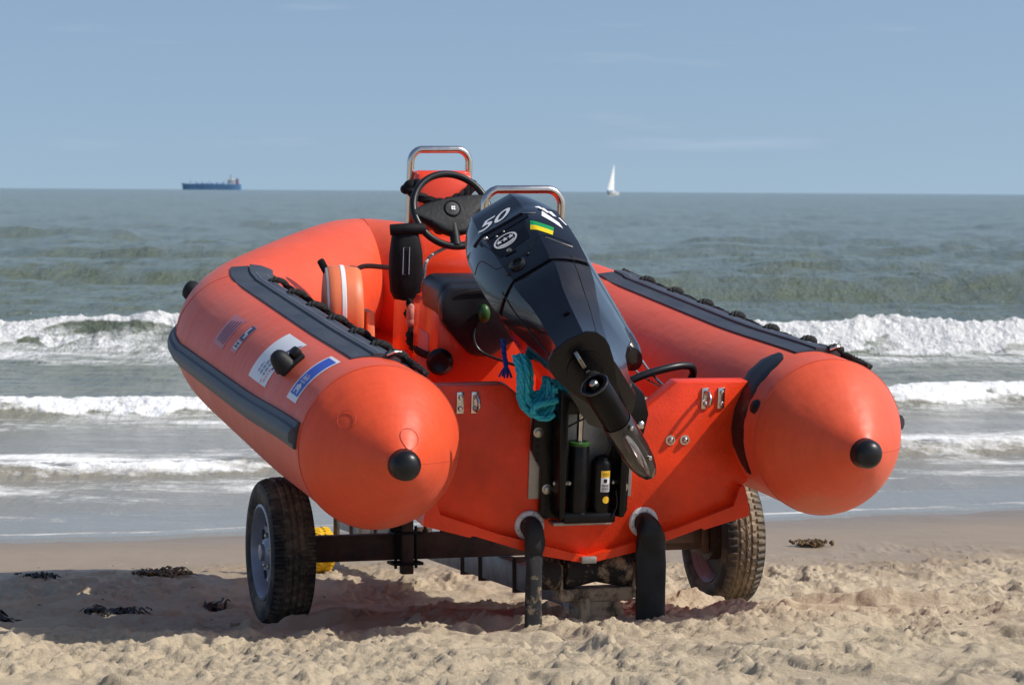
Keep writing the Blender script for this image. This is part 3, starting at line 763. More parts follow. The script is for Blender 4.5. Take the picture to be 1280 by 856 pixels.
# hull with chine flange, transom, deck
def hull_ring(y):
    u = min(max((y-.9)/2.05, 0), 1); w = 1-u**2.2
    b_ = .03+.54*w; k = -.445+.36*u**2.6; c = -.30+.22*u**2
    o = [(0, k), (.38*b_, k+(c-k)*.30), (.40*b_, k+(c-k)*.36), (.70*b_, k+(c-k)*.74), (.72*b_, k+(c-k)*.70), (1.0*b_, c+.0), (1.0*b_, c+.022), (.965*b_, c+.10)]
    i = [(.935*b_, c+.10), (.90*b_, c+.035), (.55*b_, k+(c-k)*.62+.02), (0, k+.022)]
    full = o+i
    left = [(-x, z) for x, z in reversed(full) if x > 1e-6]
    return [V(x, y, z) for x, z in full+left]
mb = MB(); mb.loft([hull_ring(y) for y in (.012, .016, .3, .6, .9, 1.2, 1.5, 1.8, 2.1, 2.4, 2.7, 2.92)])
hull = bp(mb, 'hull', 'hull', angle=25)
tr = [(.57, -.19), (.585, .155), (.30, .157), (.185, .062), (-.185, .062), (-.30, .157), (-.585, .155), (-.555, -.20), (-.535, -.272), (-.39, -.335), (-.2, -.392), (0, -.43), (.2, -.392), (.39, -.335), (.535, -.272), (.555, -.20)]
transom = bp(MB().prism(tr, 1, .04, .115, .007), 'transom', 'hull', angle=30)
# bare end grain showing in the port side of the motor cut-out
G = [[V(-.298, y, .1585), V(-.1855, y, .0655)] for y in (.048, .108)]
s_ = MB(); s_.prism([(-.296, .154), (-.186, .063), (-.190, .058), (-.30, .150)], 1, .05, .107)
for v in s_.bm.verts: v.co += V(.0018, 0, .0028)
bp(s_, 'bare_edge', 'raw', transom)
bp(MB().prism([(-.5, .12), (.5, .12), (.5, 1.9), (.28, 2.6), (.05, 2.88), (-.05, 2.88), (-.28, 2.6), (-.5, 1.9)], 2, -.215, -.19), 'deck', 'hullin')
# keel end shoe and other metal bits on the transom
s_ = MB(); s_.box((0, .003, -.43), (.052, .02, .022), .003); bp(s_, 'keel_shoe', 'alu')
for x, kind in ((-.452, 'p'), (-.402, 'e'), (.40, 'e'), (.458, 'p')):
    s_ = MB(); s_.box((x, .0375, .10), (.026, .006, .072), .0028)
    pl = bp(s_, 'eye_plate', 'steel')
    s_ = MB()
    for dz in (-.019, .019): s_.lathe([(.008, 0), (.0085, .004), (.006, .008), (.002, .009)], align((0, -1, 0), (x, .0345, .10+dz)), 14)
    if kind == 'e':
        explode(s_, lambda q: bp(q, 'bolt', 'steel', pl)); s_ = MB()
        s_.tube(catmull([(x, .035, .10-.022), (x, .005, .10-.022), (x, -.012, .10), (x, .005, .10+.022), (x, .035, .10+.022)], 6), .0062, 10)
        bp(s_, 'eye_ring', 'steel', pl)
    else: explode(s_, lambda q: bp(q, 'bolt', 'steel', pl))
for x, z in ((.284, -.04), (.335, -.04)):
    s_ = MB(); s_.lathe([(.017, 0), (.017, .0025), (.011, .003), (.0105, .008), (.006, .013), (.001, .0145)], align((0, -1, 0), (x, .04, z)), 20); bp(s_, 'bolt', 'steel')
# scupper flanges with drain sleeves hanging to the sand
dn = BR.transposed() @ V(0, 0, -1)
for sx in (-1, 1):
    c = V(.20*sx+.0, .038, -.315)
    s_ = MB(); s_.lathe([(.050, -.004), (.0515, .004), (.048, .010), (.038, .012), (.034, .010), (.034, -.004)], align((0, -1, 0), c), 36)
    fl = bp(s_, 'drain_flange', 'whitedirty')
    s_ = MB()
    for k in range(6):
        a = k*1.047+.3; s_.lathe([(.003, 0), (.003, .003), (.001, .004)], align((0, -1, 0), c+V(math.cos(a)*.043, -.010, math.sin(a)*.043)), 8)
    explode(s_, lambda q: bp(q, 'screw', 'dullsteel', fl))
    st = c+V(0, -.005, 0)
    if sx < 0:
        path = [st, st+V(0, -.03, -.002), st+V(.001, -.05, -.02), st+V(.002, -.054, -.055), st+V(.001, -.053, -.085), st+dn*.13+V(.0, -.05, 0), st+dn*.22+V(0, -.05, 0), st+dn*.36+V(-.004, -.052, 0)]
        w = [.033, .033, .033, .034, .030, .027, .028, .031]
        dpt = [1, 1, .9, .8, .55, .6, .55, .5]; mat = 'sandrubber'; bulk = 1
    else:
        path = [st, st+V(0, -.03, 0), st+V(.003, -.05, -.018), st+V(.006, -.056, -.05), st+dn*.10+V(.008, -.05, 0), st+dn*.2+V(.008, -.05, 0), st+dn*.30+V(.01, -.05, 0), st+dn*.365+V(.01, -.052, 0)]
        w = [.033, .035, .042, .051, .052, .052, .051, .053]; dpt = [1, .95, .8, .5, .4, .36, .36, .34]; mat = 'rubmatt'
    pts = catmull(path, 8); ws = [np.interp(i/8, range(8), w) for i in range(len(pts))]; ds = [np.interp(i/8, range(8), dpt) for i in range(len(pts))]
    rings = []
    for i, p_ in enumerate(pts):
        t = (pts[min(i+1, len(pts)-1)]-pts[max(i-1, 0)]).normalized(); b_ = V(1, 0, 0); n_ = t.cross(b_).normalized(); b_ = n_.cross(t).normalized()
        ring = []
        for k in range(28):
            a = 2*math.pi*k/28; wob = 1+.04*math.sin(3*a+i*.35)+.03*math.sin(5*a-i*.21)
            ca, sa = math.cos(a), math.sin(a)
            ring.append(p_+(b_*math.copysign(abs(ca)**.85, ca)*ws[i]+n_*math.copysign(abs(sa)**.9, sa)*ws[i]*ds[i])*wob)
        rings.append(ring)
    bp(MB().loft(rings), 'drain_sleeve', mat, fl)
# helm seat (jockey pod) and cushion
s_ = MB(); s_.prism([(-.300, .87), (.085, .87), (.085, 1.20), (-.300, 1.20)], 2, -.19, .30, .025); seat = bp(s_, 'seat_pod', 'pod')
s_ = MB(); s_.box((-.115, .945, .318), (.385, .29, .14), .045, seg=4)
cush = bp(s_, 'seat_cushion', 'vinylseat')
s_ = MB(); s_.prism([(-.312, .32), (-.308, .25), (-.19, .125), (-.12, .12), (.07, .24), (.08, .32), (.06, .375), (-.285, .375)], 1, .785, .845, .02); bp(s_, 'cushion_apron', 'vinylseat', cush)
s_ = MB(); s_.tube(catmull([(-.30, .80, .30), (-.25, .782, .345), (-.17, .778, .362), (-.05, .778, .362), (.05, .79, .34)], 8), .0035, 6); bp(s_, 'piping', 'rubber', cush)
s_ = MB(); s_.lathe([(.048, 0), (.048, .012), (.036, .02), (.034, .024), (.02, .018), (.003, .017)], align((-.3, -1, 0), (-.285, .868, .095)), 28); bp(s_, 'inspection_cap', 'rubber', seat)
s_ = MB(); s_.box((-.3015, 1.03, .06), (.004, .13, .24), .0015); bp(s_, 'side_hatch', 'fadesticker', seat)
# console with binnacle, rail, steering wheel
s_ = MB()
s_.prism([(1.66, -.19), (1.62, .36), (1.68, .44), (1.93, .47), (1.98, .40), (2.0, -.19)], 0, -.165, .24, .03)
cons = bp(s_, 'console', 'pod')
s_ = MB(); s_.prism([(1.84, .45), (1.90, .665), (1.96, .675), (2.03, .64), (2.06, .45)], 0, -.105, .125, .025); bp(s_, 'binnacle', 'pod', cons)
s_ = MB(); s_.rope(catmull([(-.14, 1.88, .60), (-.10, 1.85, .575), (-.02, 1.835, .555), (.06, 1.845, .58), (.13, 1.88, .625)], 10), .02, 3, 60.); bp(s_, 'padded_cord', 'nylon', cons)
s_ = MB(); s_.ball((-.125, 1.90, .61), (.034, .03, .03)); s_.ball((-.105, 1.89, .62), (.022, .03, .024)); s_.ball((-.145, 1.91, .60), (.022, .028, .02)); bp(s_, 'cord_knot', 'nylon', cons)
s_ = MB(); s_.box((-.015, 1.80, .535), (.085, .05, .05), .008, (R_(-25), 0, 0)); pod = bp(s_, 'gauge', 'rubmatt', cons)
s_ = MB(); s_.box((-.015, 1.772, .541), (.06, .004, .03), .001, (R_(-25), 0, 0)); bp(s_, 'gauge_screen', 'glass', cons)
def hoop(x0, x1, zb, zt, y, lean, r, rc):
    pts = [V(x0, y, zb), V(x0, y+lean*.7, zb+(zt-rc-zb)*.7), V(x0, y+lean, zt-rc)]
    for k in range(1, 6): a = k/6*math.pi/2; pts.append(V(x0+rc-rc*math.cos(a), y+lean, zt-rc+rc*math.sin(a)))
    for k in range(6): a = k/6*math.pi/2; pts.append(V(x1-rc+rc*math.sin(a), y+lean, zt-rc+rc*math.cos(a)))
    pts += [V(x1, y+lean, zt-rc), V(x1, y+lean*.7, zb+(zt-rc-zb)*.7), V(x1, y, zb)]
    return MB().tube(pts, r, 14)
bp(hoop(-.112, .125, .40, .752, 1.97, .0, .0145, .05), 'grab_rail', 'steel')
bp(hoop(-.015, .285, -.19, .668, 1.28, .0, .0155, .06), 'grab_rail', 'steel')
wc = V(-.085, 1.47, .568); wn = V(.06, -1, .62).normalized()
mt = align(wn, wc)
xax = (V(1, 0, 0)-wn*wn.x).normalized(); yax = wn.cross(xax)
def wp(a, r, h=0.): return wc+xax*math.cos(a)*r+yax*math.sin(a)*r+wn*h
s_ = MB(); s_.tube([wp(2*math.pi*k/64, .150) for k in range(64)], .0135, 14, closed=True); sw_o = bp(s_, 'steering_wheel', 'rubber')
# spoke block: broad T-shaped boss
s_ = MB()
tilt = R_(12)
def boss(pts, h0, h1):
    def q(x, y, h): 
        xx = x*math.cos(tilt)-y*math.sin(tilt); yy = x*math.sin(tilt)+y*math.cos(tilt)
        return wc+xax*xx+yax*yy+wn*h
    rings = []
    for sc, h in ((.96, h0), (1., h0+.006), (1., h1-.012), (.94, h1-.003), (.85, h1)):
        rings.append([q(x*(1 if abs(x) > .13 else sc), y*sc, h) for x, y in pts])
    return rings
s_.loft(boss([(-.15, .005), (-.148, .028), (-.09, .045), (0, .05), (.09, .047), (.148, .034), (.15, .008), (.10, -.035), (.06, -.062), (.03, -.10), (-.03, -.10), (-.07, -.075), (-.11, -.035)], -.024, .014))
s_.tube([wc+yax*-.06-wn*.005, wc+yax*-.148], .02, 10)
bp(s_, 'wheel_boss', 'rubmatt', sw_o)
s_ = MB(); s_.lathe([(.034, .010), (.034, .017), (.030, .020), (.026, .0165), (.001, .0175)], mt, 32); bp(s_, 'hub_cap', 'rubber', sw_o)
s_ = MB(); 
for dx, dy in ((-.004, .004), (.0045, .0045), (-.0045, -.004), (.004, -.0045)): s_.box(wc+xax*dx+yax*dy+wn*.019, (.008, .004, .008), .002, Matrix((xax, -wn, yax)).transposed())
bp(s_, 'hub_emblem', 'white', sw_o)
s_ = MB(); s_.lathe([(.03, 0), (.028, .14)], align(-wn, wc-wn*.02), 16); bp(s_, 'steering_column', 'rubmatt', sw_o)
# hoses and cords that belong to the boat
def cord(pts, r, mat, name, n=8, parent=None): return bp(MB().tube(catmull(pts, 9), r, n), name, mat, parent)
def on(px, y):          # helper used to read positions on a fore-and-aft plane of the boat
    ray = BR.transposed() @ (fw+rt*((px[0]-640)/Fpx)-up_*((px[1]-428)/Fpx)); o = wb((0, 0, H)); k = (y-o.y)/ray.y
    return o+ray*k
cord([(-.232, 1.30, .23), (-.22, 1.34, .31), (-.195, 1.40, .385), (-.12, 1.46, .42), (-.03, 1.50, .44), (.05, 1.53, .44)], .0065, 'braid', 'throttle_hose')
cord([(-.50, 1.42, .20), (-.465, 1.45, .25), (-.45, 1.5, .32), (-.40, 1.55, .345), (-.30, 1.6, .335), (-.24, 1.62, .325)], .0095, 'brown', 'fuel_hose')
cord([(-.17, .80, .25), (-.19, .78, .20), (-.17, .76, .15), (-.10, .72, .12), (-.02, .66, .10), (.06, .6, .09)], .005, 'rubber', 'wiring_cord')
cord([(.03, .30, .03), (.12, .28, .07), (.24, .26, .135), (.36, .27, .165), (.44, .30, .165), (.465, .32, .14), (.46, .33, .11)], .0135, 'rubber', 'control_hose', 10)
cord([(.165, .30, .19), (.20, .28, .12), (.235, .22, .06), (.25, .16, .03)], .011, 'rubber', 'steering_hose', 10)
s_ = MB(); s_.tube([(.12, .14, .072), (.245, .135, .078)], .011, 12); s_.tube([(.20, .138, .076), (.23, .136, .0775)], .0145, 12); bp(s_, 'steering_ram', 'dullsteel')
cord([(.25, .36, .23), (.29, .28, .15), (.325, .18, .10)], .0055, 'steel', 'link_rod')
cord([(.20, .36, .20), (.27, .28, .13), (.335, .18, .095)], .0045, 'steel', 'link_rod')
cord([(-.42, 2.05, -.1), (-.30, 2.05, -.1), (-.1, 2.05, -.1)], .02, 'hullin', 'thwart_bar')

# ------------------------------------------------------------------ loose gear aboard
def gear(mb, name, mat, label, cat, group=None, parts=()):
    """mesh given in boat coordinates, made a thing of its own standing in the boat"""
    o = mb.build(name, M[mat]); o.location = BO; o.rotation_euler = (PI_, 0, TH)
    return tag(o, label, cat, group)
# orange float drum with white bands
mt = align((1, -.16, .02), (-.585, 1.40, .205))
s_ = MB(); s_.lathe([(.03, -.004), (.12, .0), (.150, .006), (.160, .016), (.163, .035), (.163, .055)], mt, 40, caps=False)
s_.lathe([(.163, .075), (.163, .105), (.160, .122), (.150, .134), (.12, .140), (.03, .141), (.001, .141)], mt, 40, caps=False)
s_.lathe([(.03, -.004), (.001, -.004)], mt, 40, caps=False)
s_.lathe([(.163, .055), (.1625, .058), (.1625, .072), (.163, .075)], mt, 40, caps=False)
drum = gear(s_, 'float_drum', 'float', 'round orange float with a white band standing inside the left tube', 'float')
s_ = MB(); s_.lathe([(.1635, .0565), (.1648, .058), (.1648, .072), (.1635, .0735)], mt, 40, caps=False); s_.build('white_band', M['white'], drum)
s_ = MB(); s_.lathe([(.1515, .004), (.158, .011), (.1555, .008)], mt, 40, caps=False); s_.build('white_band', M['white'], drum)
s_ = MB(); s_.prism([(1.28, -.19), (1.55, -.19), (1.47, .20), (1.36, .20)], 0, -.43, -.40, .006); s_.build('float_stand', M['float'], drum)
s_ = MB(); s_.box((-.578, 1.42, .352), (.028, .02, .085), .008, (0, R_(-30), 0)); s_.build('lashing_strap', M['nylon'], drum)
# black throw bag and its straps
s_ = MB()
rings = []
for z, wx, wy, dx in ((.235, .040, .03, .0), (.26, .055, .04, 0), (.33, .062, .046, 0), (.40, .060, .046, -.002), (.455, .052, .040, -.004), (.478, .046, .030, -.005)):
    rings.append([V(-.243+dx+wx*math.copysign(abs(math.cos(a))**.6, math.cos(a)), 1.50+wy*math.copysign(abs(math.sin(a))**.6, math.sin(a)), z+.006*math.sin(a*3+z*40)) for a in [2*math.pi*k/28 for k in range(28)]])
s_.loft(rings)
s_.bm.verts.ensure_lookup_table(); bmesh.ops.translate(s_.bm, verts=list(s_.bm.verts), vec=(-.045, -.15, .018))
bag = gear(s_, 'throw_bag', 'nylon', 'black nylon throw bag strapped upright to the side of the orange console', 'bag')
s_ = MB(); s_.tube([(-.31, 1.49, .49), (-.27, 1.475, .495), (-.23, 1.475, .497), (-.185, 1.49, .495)], .021, 12); bmesh.ops.translate(s_.bm, verts=list(s_.bm.verts), vec=(-.045, -.15, .018)); s_.build('rolled_top', M['nylon'], bag)
s_ = MB(); s_.tube([(-.268, 1.4515, .33), (-.268, 1.4515, .43), (-.245, 1.4515, .43), (-.245, 1.4515, .33)], .0015, 4, closed=True); bmesh.ops.translate(s_.bm, verts=list(s_.bm.verts), vec=(-.045, -.15, .018)); s_.build('label_outline', M['greytext'], bag)
s_ = MB(); s_.rope(catmull([(-.28, 1.33, .26), (-.275, 1.30, .20), (-.28, 1.27, .14), (-.285, 1.20, .10), (-.31, 1.05, .10), (-.315, .90, .11), (-.285, .86, .10)], 9), .014, 3, 60); s_.build('strap', M['nylon'], bag)
s_ = MB(); s_.rope(catmull([(-.29, 1.31, .21), (-.265, 1.28, .17), (-.29, 1.25, .12), (-.28, 1.2, .08)], 9), .02, 3, 70); s_.build('strap', M['nylon'], bag)
s_ = MB(); s_.ball((-.285, 1.27, .205), (.019, .014, .04)); s_.ball((-.282, 1.27, .175), (.022, .014, .022)); s_.build('frayed_tassel', M['tagred'], bag)
# green float
s_ = MB(); s_.ball((-.160, .76, .282), (.022, .022, .034)); gear(s_, 'small_float', 'greenfloat', 'small dark green float hanging between the seat and the outboard motor', 'float')
# blue rope end
s_ = MB(); s_.rope(catmull([(-.185, .45, .24), (-.187, .42, .19), (-.185, .40, .155)], 8), .009, 3, 90)
for k in range(14):
    a = random.uniform(0, 6.28); s_.tube([(-.185, .40, .16), (-.185+.013*math.cos(a), .40+.013*math.sin(a), .14), (-.185+.024*math.cos(a), .40+.022*math.sin(a), .118)], .0035, 5)
gear(s_, 'blue_rope', 'bluerope', 'short bright blue rope end with frayed tassel hanging behind the transom', 'rope')
# turquoise coil in the cut-out
s_ = MB()
cc = V(-.205, .0, .158)
rr_ = random.Random(4)
for k in range(7):
    # strands hang in nested U shapes from the top of the bracket
    w_ = .020+.0068*k; dp = .040+.0115*k; ox = .010*math.sin(k*2.1); oy = .03-.011*(k % 4)-.004*k
    pts = [cc+V(-w_+ox-.006, oy+.035, .09+.01*rr_.random()), cc+V(-w_+ox, oy, .045), cc+V(-w_*.92+ox, oy-.004, -.01-.3*dp), cc+V(-w_*.5+ox, oy-.008, .0-.78*dp), cc+V(.0+ox+.006, oy-.008, .005-.88*dp+.008*rr_.random()), cc+V(w_*.6+ox+.01, oy-.006, .005-.72*dp), cc+V(w_*1.0+ox+.014, oy, .0-.3*dp), cc+V(w_*1.05+ox+.02, oy+.006, .03)]
    if k > 3: pts += [cc+V(w_*.9+ox+.03, oy+.02, .07)]
    s_.rope(catmull(pts, 12), .0105, 3, 70., 6)
s_.rope(catmull([cc+V(.045, -.035, -.005), cc+V(.075, -.045, -.015), cc+V(.072, -.048, -.035), cc+V(.03, -.05, -.045), cc+V(-.015, -.048, -.058), cc+V(-.022, -.045, -.085), cc+V(.015, -.045, -.10), cc+V(.05, -.04, -.09)], 12), .0105, 3, 70., 6)
gear(s_, 'rope_coil', 'turq', 'coil of turquoise rope hung in the left corner of the motor cut-out', 'rope')

# ------------------------------------------------------------------ outboard motor
PIV = V(-.048, .071, .174); YS = -.099
TAU, SIG = R_(67.46), R_(-35.631)
MR = Matrix.Rotation(-TAU, 4, 'X') @ Matrix.Translation((0, YS, 0)) @ Matrix.Rotation(SIG, 4, 'Z') @ Matrix.Translation((0, -YS, 0))
motor = thing('outboard_motor', 'tilted glossy black fifty horsepower outboard motor on the orange transom', 'outboard motor', bw(PIV), (PI_, 0, TH))
def mp_(mb, name, mat, parent=None, label=None, **k):    # part in tilted engine coordinates
    o = mb.build(name, M[mat], parent or motor, **k)
    if parent is None: o.matrix_local = MR
    if label: o['label'] = label
    return o
def mf(mb, name, mat, parent=None, **k):                 # part fixed to the transom, boat coordinates
    return mb.build(name, M[mat], parent or motor, (-PIV) if parent is None else None, **k)
def sect(z, hx, ya, yf, ca, cf, n=10, dy=0., flat=.74, dx=0.):
    """rounded section: half width hx, aft ya, fore yf, corner chamfer radii"""
    pts = []
    def corner(cx, cy, rx, ry, a0):
        for k in range(n+1):
            a = a0+math.pi/2*k/n; ca_, sa_ = math.cos(a), math.sin(a); t = k/n
            c0, s0 = math.cos(a0), math.sin(a0); c1, s1 = math.cos(a0+math.pi/2), math.sin(a0+math.pi/2)
            fx = ca_*(1-flat)+(c0+(c1-c0)*t)*flat; fy = sa_*(1-flat)+(s0+(s1-s0)*t)*flat
            pts.append((cx+rx*fx, cy+ry*fy))
    corner(hx-cf[0], yf-cf[1], cf[0], cf[1], 0); corner(-hx+cf[0], yf-cf[1], cf[0], cf[1], math.pi/2)
    corner(-hx+ca[0], ya+ca[1], ca[0], ca[1], math.pi); corner(hx-ca[0], ya+ca[1], ca[0], ca[1], 1.5*math.pi)
    return [V(x+dx, y, z+dy*(y-ya)) for x, y in pts]
cw = [sect(.585, .06, -.30, .0, (.03, .04), (.04, .06), dy=-.10, dx=-.02), sect(.580, .105, -.345, .05, (.05, .05), (.06, .1), dy=-.10, dx=-.02), sect(.566, .130, -.378, .09, (.062, .065), (.09, .12), dy=-.10, dx=-.02), sect(.545, .143, -.394, .12, (.068, .075), (.1, .14), dy=-.10, dx=-.02),
      sect(.50, .153, -.404, .14, (.072, .075), (.1, .14), dy=-.10, dx=-.017), sect(.44, .164, -.414, .155, (.08, .07), (.1, .14), dy=-.08, dx=-.014), sect(.405, .169, -.418, .16, (.085, .07), (.1, .14), dy=-.06, dx=-.011), sect(.398, .172, -.422, .16, (.09, .07), (.1, .14), dy=-.06, dx=-.010),
      sect(.30, .178, -.430, .165, (.095, .08), (.1, .14), dy=-.04, dx=-.006), sect(.20, .178, -.430, .16, (.10, .085), (.1, .14), dx=-.003), sect(.10, .172, -.424, .14, (.10, .09), (.1, .13)), sect(.085, .168, -.420, .135, (.10, .09), (.1, .13))]
for r in cw:
    for q in r:
        if q.z > .3: q.z = .3+(q.z-.3)*1.13
mb = MB(); mb.loft([r for r in reversed(cw)])
cowl = mp_(mb, 'cowling', 'cowl', angle=24)
lw = [sect(.082, .163, -.412, .13, (.09, .09), (.09, .12)), sect(.06, .167, -.416, .12, (.09, .09), (.09, .12)), sect(.0, .155, -.408, .09, (.085, .10), (.09, .12)), sect(-.06, .137, -.395, .04, (.078, .10), (.08, .10)), sect(-.12, .120, -.382, .0, (.066, .11), (.07, .08)),
      sect(-.19, .106, -.372, -.02, (.055, .12), (.05, .06)), sect(-.26, .095, -.368, -.03, (.046, .13), (.04, .05)), sect(-.32, .090, -.372, -.03, (.042, .13), (.04, .05)), sect(-.345, .088, -.376, -.04, (.042, .13), (.04, .05))]
mb = MB(); mb.loft([r for r in reversed(lw)])
leg = mp_(mb, 'leg_housing', 'cowl', angle=24)
dg = bpy.context.evaluated_depsgraph_get()
def bvh_of(o):
    me = o.data; return BVHTree.FromPolygons([v.co for v in me.vertices], [list(p.vertices) for p in me.polygons])
BC, BL = bvh_of(cowl), bvh_of(leg)
def cast(x, z, off, d=V(0, 1, 0), src='aft', sub=None):
    if src == 'aft': o = V(x, -1.2, z); d = V(0, 1, 0)
    else: o = V(1.2, x, z); d = V(-1, 0, 0)      # starboard: x is y
    best = None
    for B in (BC, BL):
        h = B.ray_cast(o, d)
        if h[0] is not None and (best is None or h[3] < best[3]): best = h
    if best is None: return None
    return best[0]+best[1]*off*(1 if best[1].dot(d) < 0 else -1)
def cast_poly(poly, off, src='aft', n=6):
    """quad given as 4 corners, subdivided and laid on the cowl"""
    G = []
    for i in range(n+1):
        row = []
        for j in range(n+1):
            u, v = i/n, j/n
            a = [poly[0][k]*(1-u)+poly[1][k]*u for k in (0, 1)]; b_ = [poly[3][k]*(1-u)+poly[2][k]*u for k in (0, 1)]
            row.append(cast(a[0]*(1-v)+b_[0]*v, a[1]*(1-v)+b_[1]*v, off, src=src))
        G.append(row)
    if any(q is None for r in G for q in r): return MB()
    return MB().grid(G)
def cast_line(pts, r, off, src='aft', n=10):
    P_ = catmull([V(a, b_, 0) for a, b_ in pts], n); Q = [cast(q.x, q.y, off, src=src) for q in P_]
    return MB().tube([q for q in Q if q is not None], r, 6)
def text_on(txt, cx, cz, h, w, shear, mat, name, parent, off=.0016, src='aft', rot=0.):
    cu = bpy.data.curves.new('lettering', 'FONT'); cu.body = txt; cu.align_x = 'CENTER'; cu.align_y = 'CENTER'; cu.shear = shear; cu.offset = .012
    to = bpy.data.objects.new('lettering', cu); COL.objects.link(to); bpy.context.view_layer.update()
    me = bpy.data.meshes.new_from_object(to.evaluated_get(bpy.context.evaluated_depsgraph_get()))
    bpy.data.objects.remove(to)
    t = bmesh.new(); t.from_mesh(me); bpy.data.meshes.remove(me)
    bmesh.ops.triangulate(t, faces=list(t.faces))
    for _ in range(2): bmesh.ops.subdivide_edges(t, edges=list(t.edges), cuts=1, use_grid_fill=True)
    xs_ = [v.co.x for v in t.verts]; zs_ = [v.co.y for v in t.verts]
    kx = w/(max(xs_)-min(xs_)); kz = h/(max(zs_)-min(zs_)); mx_ = (max(xs_)+min(xs_))/2; mz_ = (max(zs_)+min(zs_))/2
    for v in t.verts:
        x = (v.co.x-mx_)*kx; z = (v.co.y-mz_)*kz
        x, z = x*math.cos(rot)-z*math.sin(rot), x*math.sin(rot)+z*math.cos(rot)
        v.co = cast(cx+x, cz+z, off, src=src)
    s_ = MB(); s_.join(t); return mp_(s_, name, mat, parent)
# aft face furniture (x to starboard, z up the engine)
text_on('50', -.035, .452, .055, .135, .45, 'white', 'power_number', cowl)
mp_(cast_line([(-.135, .405), (-.09, .398), (0, .392), (.06, .392)], .006, -.001), 'handle_recess', 'cowlmatt', cowl)
mp_(cast_poly([(-.115, .378), (.075, .372), (.072, .348), (-.112, .350)], .002), 'handle_recess', 'cowlmatt', cowl)
mp_(cast_poly([(-.105, .345), (.055, .340), (.045, .235), (-.07, .215)], .0012, n=8), 'access_panel', 'cowlmatt', cowl)
s_ = MB(); q = cast(-.085, .362, .003); s_.ball(q, .0075); mp_(s_, 'screw', 'steel', cowl)
for x, z in ((-.05, .338), (-.022, .343)): s_ = MB(); s_.ball(cast(x, z, .002), .004); mp_(s_, 'screw', 'dullsteel', cowl)
# oval badge: ring, three stars, swoosh
bx, bz = -.030, .288
def ell(a, k): return (bx+.043*k*math.cos(a), bz+.036*k*math.sin(a))
s_ = MB(); ri = []
for k in (1., .84): ri.append([cast(*ell(2*math.pi*j/48, k), .0028) for j in range(49)])
s_.grid(ri); badge = mp_(s_, 'badge', 'whitedirty', cowl)
s_ = MB()
def star(cx, cz, r):
    c = s_.bm.verts.new(cast(cx, cz, .003)); vs = []
    for k in range(10):
        a = math.pi/2+k*math.pi/5; q = r if k % 2 == 0 else r*.42
        vs.append(s_.bm.verts.new(cast(cx+q*math.cos(a), cz+q*math.sin(a), .003)))
    for k in range(10): s_.face((c, vs[k], vs[(k+1) % 10]))
for dx in (-.022, 0, .022): star(bx+dx, bz+.006, .013)
lo = [ell(math.pi*(1.12+.76*j/14), .8) for j in range(15)]; hi = [(x, bz-.012-.004*math.cos((x-bx)*60)) for x, z in lo]
s_.grid([[cast(x, z, .003) for x, z in lo], [cast(x, max(z, lo[i][1]+.001), .003) for i, (x, z) in enumerate(hi)]])
mp_(s_, 'badge_stars', 'whitedirty', cowl)
mp_(cast_poly([(-.055, .238), (-.015, .236), (-.015, .205), (-.055, .207)], .004), 'key_plate', 'cowlmatt', cowl)
q = cast(-.035, .222, .004); s_ = MB(); s_.lathe([(.009, 0), (.009, .004), (.005, .005), (.004, .002), (.001, .002)], align((0, -1, 0), q), 16); mp_(s_, 'key_hole', 'dullsteel', cowl)
q = cast(-.032, .14, .0); s_ = MB(); s_.lathe([(.029, -.004), (.029, .008), (.025, .012), (.020, .010), (.018, -.002)], align((0, -1, .1), q), 28, caps=False); mp_(s_, 'tell_tale_port', 'rubber', cowl)
s_ = MB(); s_.lathe([(.0185, .0012), (.001, .0012)], align((0, -1, .1), q), 24, caps=False); mp_(s_, 'tell_tale_hole', 'rope', cowl)
for x, z in ((.012, .16), (-.072, .118)): s_ = MB(); s_.ball(cast(x, z, .001), .007); mp_(s_, 'lug', 'cowlmatt', cowl)
# split lines
mp_(cast_line([(-.178, .315), (-.14, .31), (-.118, .25), (-.10, .19), (-.06, .165), (.01, .172), (.06, .205), (.10, .21), (.15, .17)], .0018, .0), 'split_line', 'cowlmatt', cowl)
mp_(cast_line([(.055, .40), (.075, .375), (.10, .37)], .0022, .001), 'latch_edge', 'dullsteel', cowl)
mp_(cast_line([(.07, .385), (.05, .30), (.035, .24), (.028, .17)], .0016, 0), 'split_line', 'cowlmatt', cowl)
mp_(cast_line([(.09, .20), (.125, .165), (.15, .15)], .0024, .001), 'latch_edge', 'dullsteel', cowl)
mp_(cast_poly([(.072, .318), (.128, .262), (.121, .238), (.066, .294)], .0015, n=8), 'sticker', 'green', cowl, label='green upper band of the sticker')
mp_(cast_poly([(.066, .294), (.121, .238), (.113, .212), (.059, .270)], .0015, n=8), 'sticker', 'yellow', cowl, label='yellow lower band of the sticker')
# pale lettering stripes along the starboard side of the cowl (y fore, z up)
for poly in ([(.112, .346), (.120, .385), (.150, .30), (.152, .262)], [(.106, .425), (.118, .432), (.130, .405), (.120, .398)], [(.120, .405), (.130, .408), (.140, .372), (.132, .372)], [(.134, .385), (.146, .385), (.152, .348), (.144, .350)], [(.1555, .345), (.160, .345), (.1685, .295), (.1655, .293)]):
    mp_(cast_poly(poly, .0015, n=8), 'side_lettering', 'white', cowl)
# panel lines on the leg housing
mp_(cast_line([(.132, .10), (.125, .02), (.108, -.08), (.09, -.18), (.07, -.30)], .002, -.0005), 'panel_edge', 'cowlmatt', leg)
mp_(cast_line([(-.12, .10), (-.115, .0), (-.10, -.1), (-.085, -.2), (-.07, -.3)], .003, -.0005), 'panel_edge', 'cowlmatt', leg)
s_ = MB(); s_.box(cast(.03, -.16, .003), (.024, .006, .018), .003); mp_(s_, 'drain_lug', 'cowlmatt', leg)
